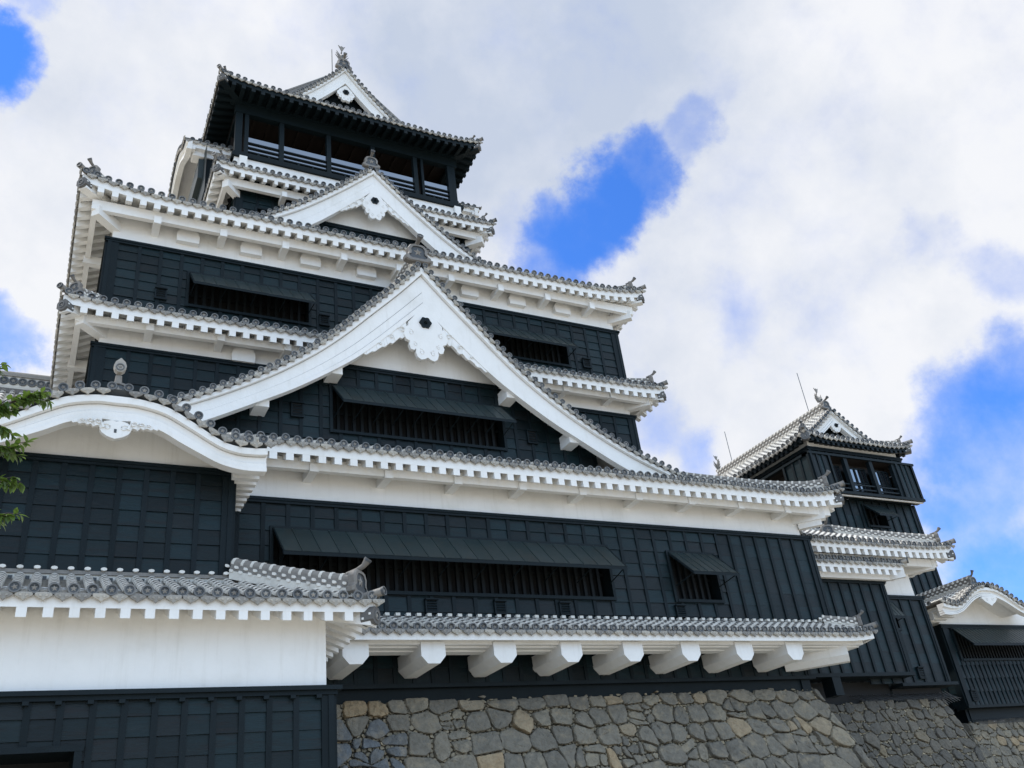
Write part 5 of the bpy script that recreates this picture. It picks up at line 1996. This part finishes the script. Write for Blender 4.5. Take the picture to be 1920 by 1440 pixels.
right = [(0, 11.24), (.5, 11.22), (.62, 11.12), (.50, 11.06), (.42, 10.98), (.30, 10.92), (.16, 10.86), (0, 10.76)]
extr(mb, Tp, ([(x, z) for x, z in right] + [(-x, z) for x, z in right[-2:0:-1]])[::-1], -.12, .04, PLASTER)
for sx in (-1, 1):
    pts = [Tp(sx * (.24 + .11 * (1 - a / 16) * cos(.5 * a + .6)), .045, 11.08 + .09 * (1 - a / 16) * sin(.5 * a + .6)) for a in range(14)]
    tube(mb, pts, .014, 5, PLASTER, .2)
mb.build("gable_pendant", gg)
# tile rows running down the curved roof behind the verge
mt = MB()
for sx in (-1, 1):
    y = 29.25
    while y < 33.2:
        ds = [3.66 - .01 - k * (3.5 / 26) for k in range(27)]
        P = lambda d: Vector((XG + sx * d, y, zog(d) + .13))
        half_tube(mt, lambda b: P(3.66 - b), [k * .135 if k % 2 == 0 else k * .135 + .06 for k in range(27)], Vector((0, 1, 0)), .10, 2)
        e = Vector((sx, 0, 0))
        disc(mt, P(3.68) + Vector((0, 0, .03)), Vector((0, 1, 0)), Vector((0, 0, 1)), e, .115, 1)
        y += .33
ridge(mt, [(XG, 29.1 + .6 * k, 12.0) for k in range(7)], .34, .42, True, rows=3)
ornament(mt, lambda u, o, z: (XG + u, 29.02 - o, z), 11.95, .74, horn=True, hornlen=.6)
mt.build("roof", gate)
mb = MB()
for k in range(8):
    y = 29.0 + k * .45
    box(mb, LF(XG - 2.38), -y - .2, -y, 0, 1.0, 10.3, 10.62, PLASTER)
box(mb, LF(XG - 2.38), -33, -28.8, 0, 1.05, 10.62, 10.72, PLASTER)
mb.build("eave", gg)
mb = MB()
for k in range(60):
    u = 40.6 + k * .14
    tube(mb, [KG(u, -.35, 5.72), KG(u + .04, .25, 5.40)], .012, 4, ROD)
mb.build("spike_row", gate)
base3 = thing("stone_base", (44, 32, 0), "pale stone block wall under the gate turret at the far right edge", "stone wall", "stone bases of the castle")
mb = MB()
bat3 = battered(0, 0, 0, 5.68, k=.16, c=0)
TB3 = lambda u, o, v: (u - bat3(v) * max(0, (45 - u) / 4.6), 30.35 - bat3(v) - o, v)
stone_face(mb, TB3, 40.4, 50, 1.2, 5.68, .55, .46, 41, gap=.02, bulge=.07)
TB3l = lambda u, o, v: (40.4 - bat3(v) - o + .02, -u + 0 - bat3(v), v)
stones(mb, TB3l, -38, -30.35, 1.2, 5.68, .7, .5, STONE, .03, .07, seed=44)
mb.add([TB3(40.4, -.3, 0), TB3(50, -.3, 0), TB3(50, -.3, 5.6), TB3(40.4, -.3, 5.6)], [(0, 1, 2, 3)], GAPST, 0)
mb.add([TB3l(-45, -.3, 0), TB3l(-30.5, -.3, 0), TB3l(-30.5, -.3, 5.6), TB3l(-45, -.3, 5.6)], [(0, 1, 2, 3)], GAPST, 0)
mb.add([(40.7, 30.6, 5.55), (50, 30.6, 5.55), (50, 45, 5.55), (40.7, 45, 5.55)], [(0, 1, 2, 3)], GAPST, 0)
mb.build("block_face", base3)

# ================================================================== CHERRY TREE (left edge)
tree = thing("cherry_tree", (-3.2, 7.6, 0), "leafy green cherry branches reaching in at the left edge before the wing", "tree")
rt = random.Random(5)
mb = MB()
tube(mb, [(-3.2, 7.6, 0), (-3.15, 7.6, 1.2), (-3.0, 7.55, 2.3), (-2.7, 7.5, 3.2), (-2.5, 7.5, 4.2), (-2.3, 7.5, 5.4)], [.24, .19, .17, .14, .10, .06], 10, BARK)
mb.build("trunk", tree)
BR = [[(-2.55, 7.5, 4.0), (-1.8, 7.5, 4.6), (-1.1, 7.5, 5.15), (-.68, 7.5, 5.32), (-.40, 7.5, 5.46), (-.20, 7.5, 5.58)],
      [(-2.4, 7.5, 4.7), (-1.7, 7.45, 5.2), (-1.0, 7.45, 5.55), (-.72, 7.45, 5.66), (-.50, 7.45, 5.76)],
      [(-2.6, 7.5, 3.7), (-1.8, 7.5, 4.3), (-1.1, 7.5, 4.80), (-.6, 7.5, 5.00), (-.30, 7.5, 5.08)],
      [(-2.65, 7.5, 3.5), (-1.7, 7.5, 4.15), (-1.1, 7.5, 4.52), (-.60, 7.5, 4.70), (-.28, 7.5, 4.78)],
      [(-2.7, 7.5, 3.3), (-1.8, 7.5, 3.85), (-1.1, 7.5, 4.28), (-.60, 7.5, 4.46), (-.24, 7.5, 4.50)],
      [(-2.5, 7.55, 4.3), (-1.9, 7.6, 4.7), (-1.2, 7.6, 5.15), (-.75, 7.6, 5.30), (-.46, 7.6, 5.34)]]
for _k in range(26):                          # the rest of the crown, beyond the left edge of the picture
    a = rt.uniform(1.5, 4.9)
    z0_ = rt.uniform(3.0, 5.2)
    x0_ = -2.9 + (z0_ - 2.5) * .2
    L_ = rt.uniform(1.3, 2.6)
    e_ = (max(-7, min(-1.45, x0_ + cos(a) * L_)), 7.5 + sin(a) * L_, z0_ + L_ * rt.uniform(.25, .9))
    p0_ = Vector((x0_, 7.5, z0_))
    d_ = Vector(e_) - p0_
    BR.append([tuple(p0_ + d_ * t + Vector((0, 0, .22 * sin(pi * t)))) for t in (0, .3, .55, .8, 1.0)])
lb = MB()


def leaf(mbx, p, d, up, L, W):
    d = d.normalized()
    s = d.cross(up)
    if s.length < 1e-3:
        s = Vector((1, 0, 0))
    s.normalize()
    n = s.cross(d)
    q = []
    for t, w in ((0, 0), (.18, .62), (.42, 1.0), (.70, .72), (1.0, 0)):
        c = p + d * (L * t) - n * (L * .18 * t * t)
        if w == 0:
            q.append([c])
        else:
            q.append([c - s * W * w + n * W * .25 * w, c, c + s * W * w + n * W * .25 * w])
    vs = [q[0][0]] + q[1] + q[2] + q[3] + [q[4][0]]
    fs = [(0, 2, 1), (0, 3, 2), (1, 2, 5, 4), (2, 3, 6, 5), (4, 5, 8, 7), (5, 6, 9, 8), (7, 8, 10), (8, 9, 10)]
    mbx.add([tuple(x) for x in vs], fs, LEAF, rt.random(), True)


for br in BR:
    pts = [Vector(p) for p in br]
    mb = MB()
    r0 = .035
    tube(mb, pts, [r0 * (1 - .85 * k / (len(pts) - 1)) for k in range(len(pts))], 6, BARK)
    tips = []
    for i in range(1, len(pts) - 1):
        for s in range(4):
            t = rt.random()
            p = pts[i] + (pts[i + 1] - pts[i]) * t
            d = (pts[i + 1] - pts[i]).normalized() + Vector((rt.uniform(-.2, .5), rt.uniform(-.7, .7), rt.uniform(-.7, .5)))
            e = p + d.normalized() * rt.uniform(.10, .22)
            tube(mb, [p, (p + e) / 2 + Vector((0, 0, .015)), e], [.006, .005, .003], 4, BARK)
            tips.append((p, e))
        tips.append((pts[i], pts[i + 1]))
    mb.build("branch", tree)
    for (p, e) in tips:
        n = int((e - p).length / .010)
        for k in range(n):
            c = p + (e - p) * (k + rt.random()) / n
            d = (e - p).normalized() * .5 + Vector((rt.uniform(-.6, .7), rt.uniform(-.8, .8), rt.uniform(-1.2, .25)))
            leaf(lb, c, d, Vector((rt.uniform(-.4, .4), rt.uniform(-.4, .4), 1)), rt.uniform(.058, .095), rt.uniform(.017, .025))
lb.build("crown", tree)
for ch in tree.children:
    ch.location.x -= .055

# ================================================================== GROUND
mb = MB()
mb.add([(-400, -400, 0), (400, -400, 0), (400, 400, 0), (-400, 400, 0)], [(0, 1, 2, 3)], GRAVEL)
g = mb.build("ground")
g['kind'] = "structure"
# every thing's Empty sits at its base; the small keep stands farther back, so it is built at scale 1 and enlarged about the survey origin
SCALE = {turret.name: 1.115}
for o, L in BASES:
    sc = SCALE.get(o.name, 1.0)
    org = Vector((0, 0, 1.6))
    t = org * (1 - sc)
    base = L * sc + t
    for ch in o.children:
        ch.location = Vector(ch.location) + (t - base) / sc
    o.location = base
    o.scale = (sc, sc, sc)
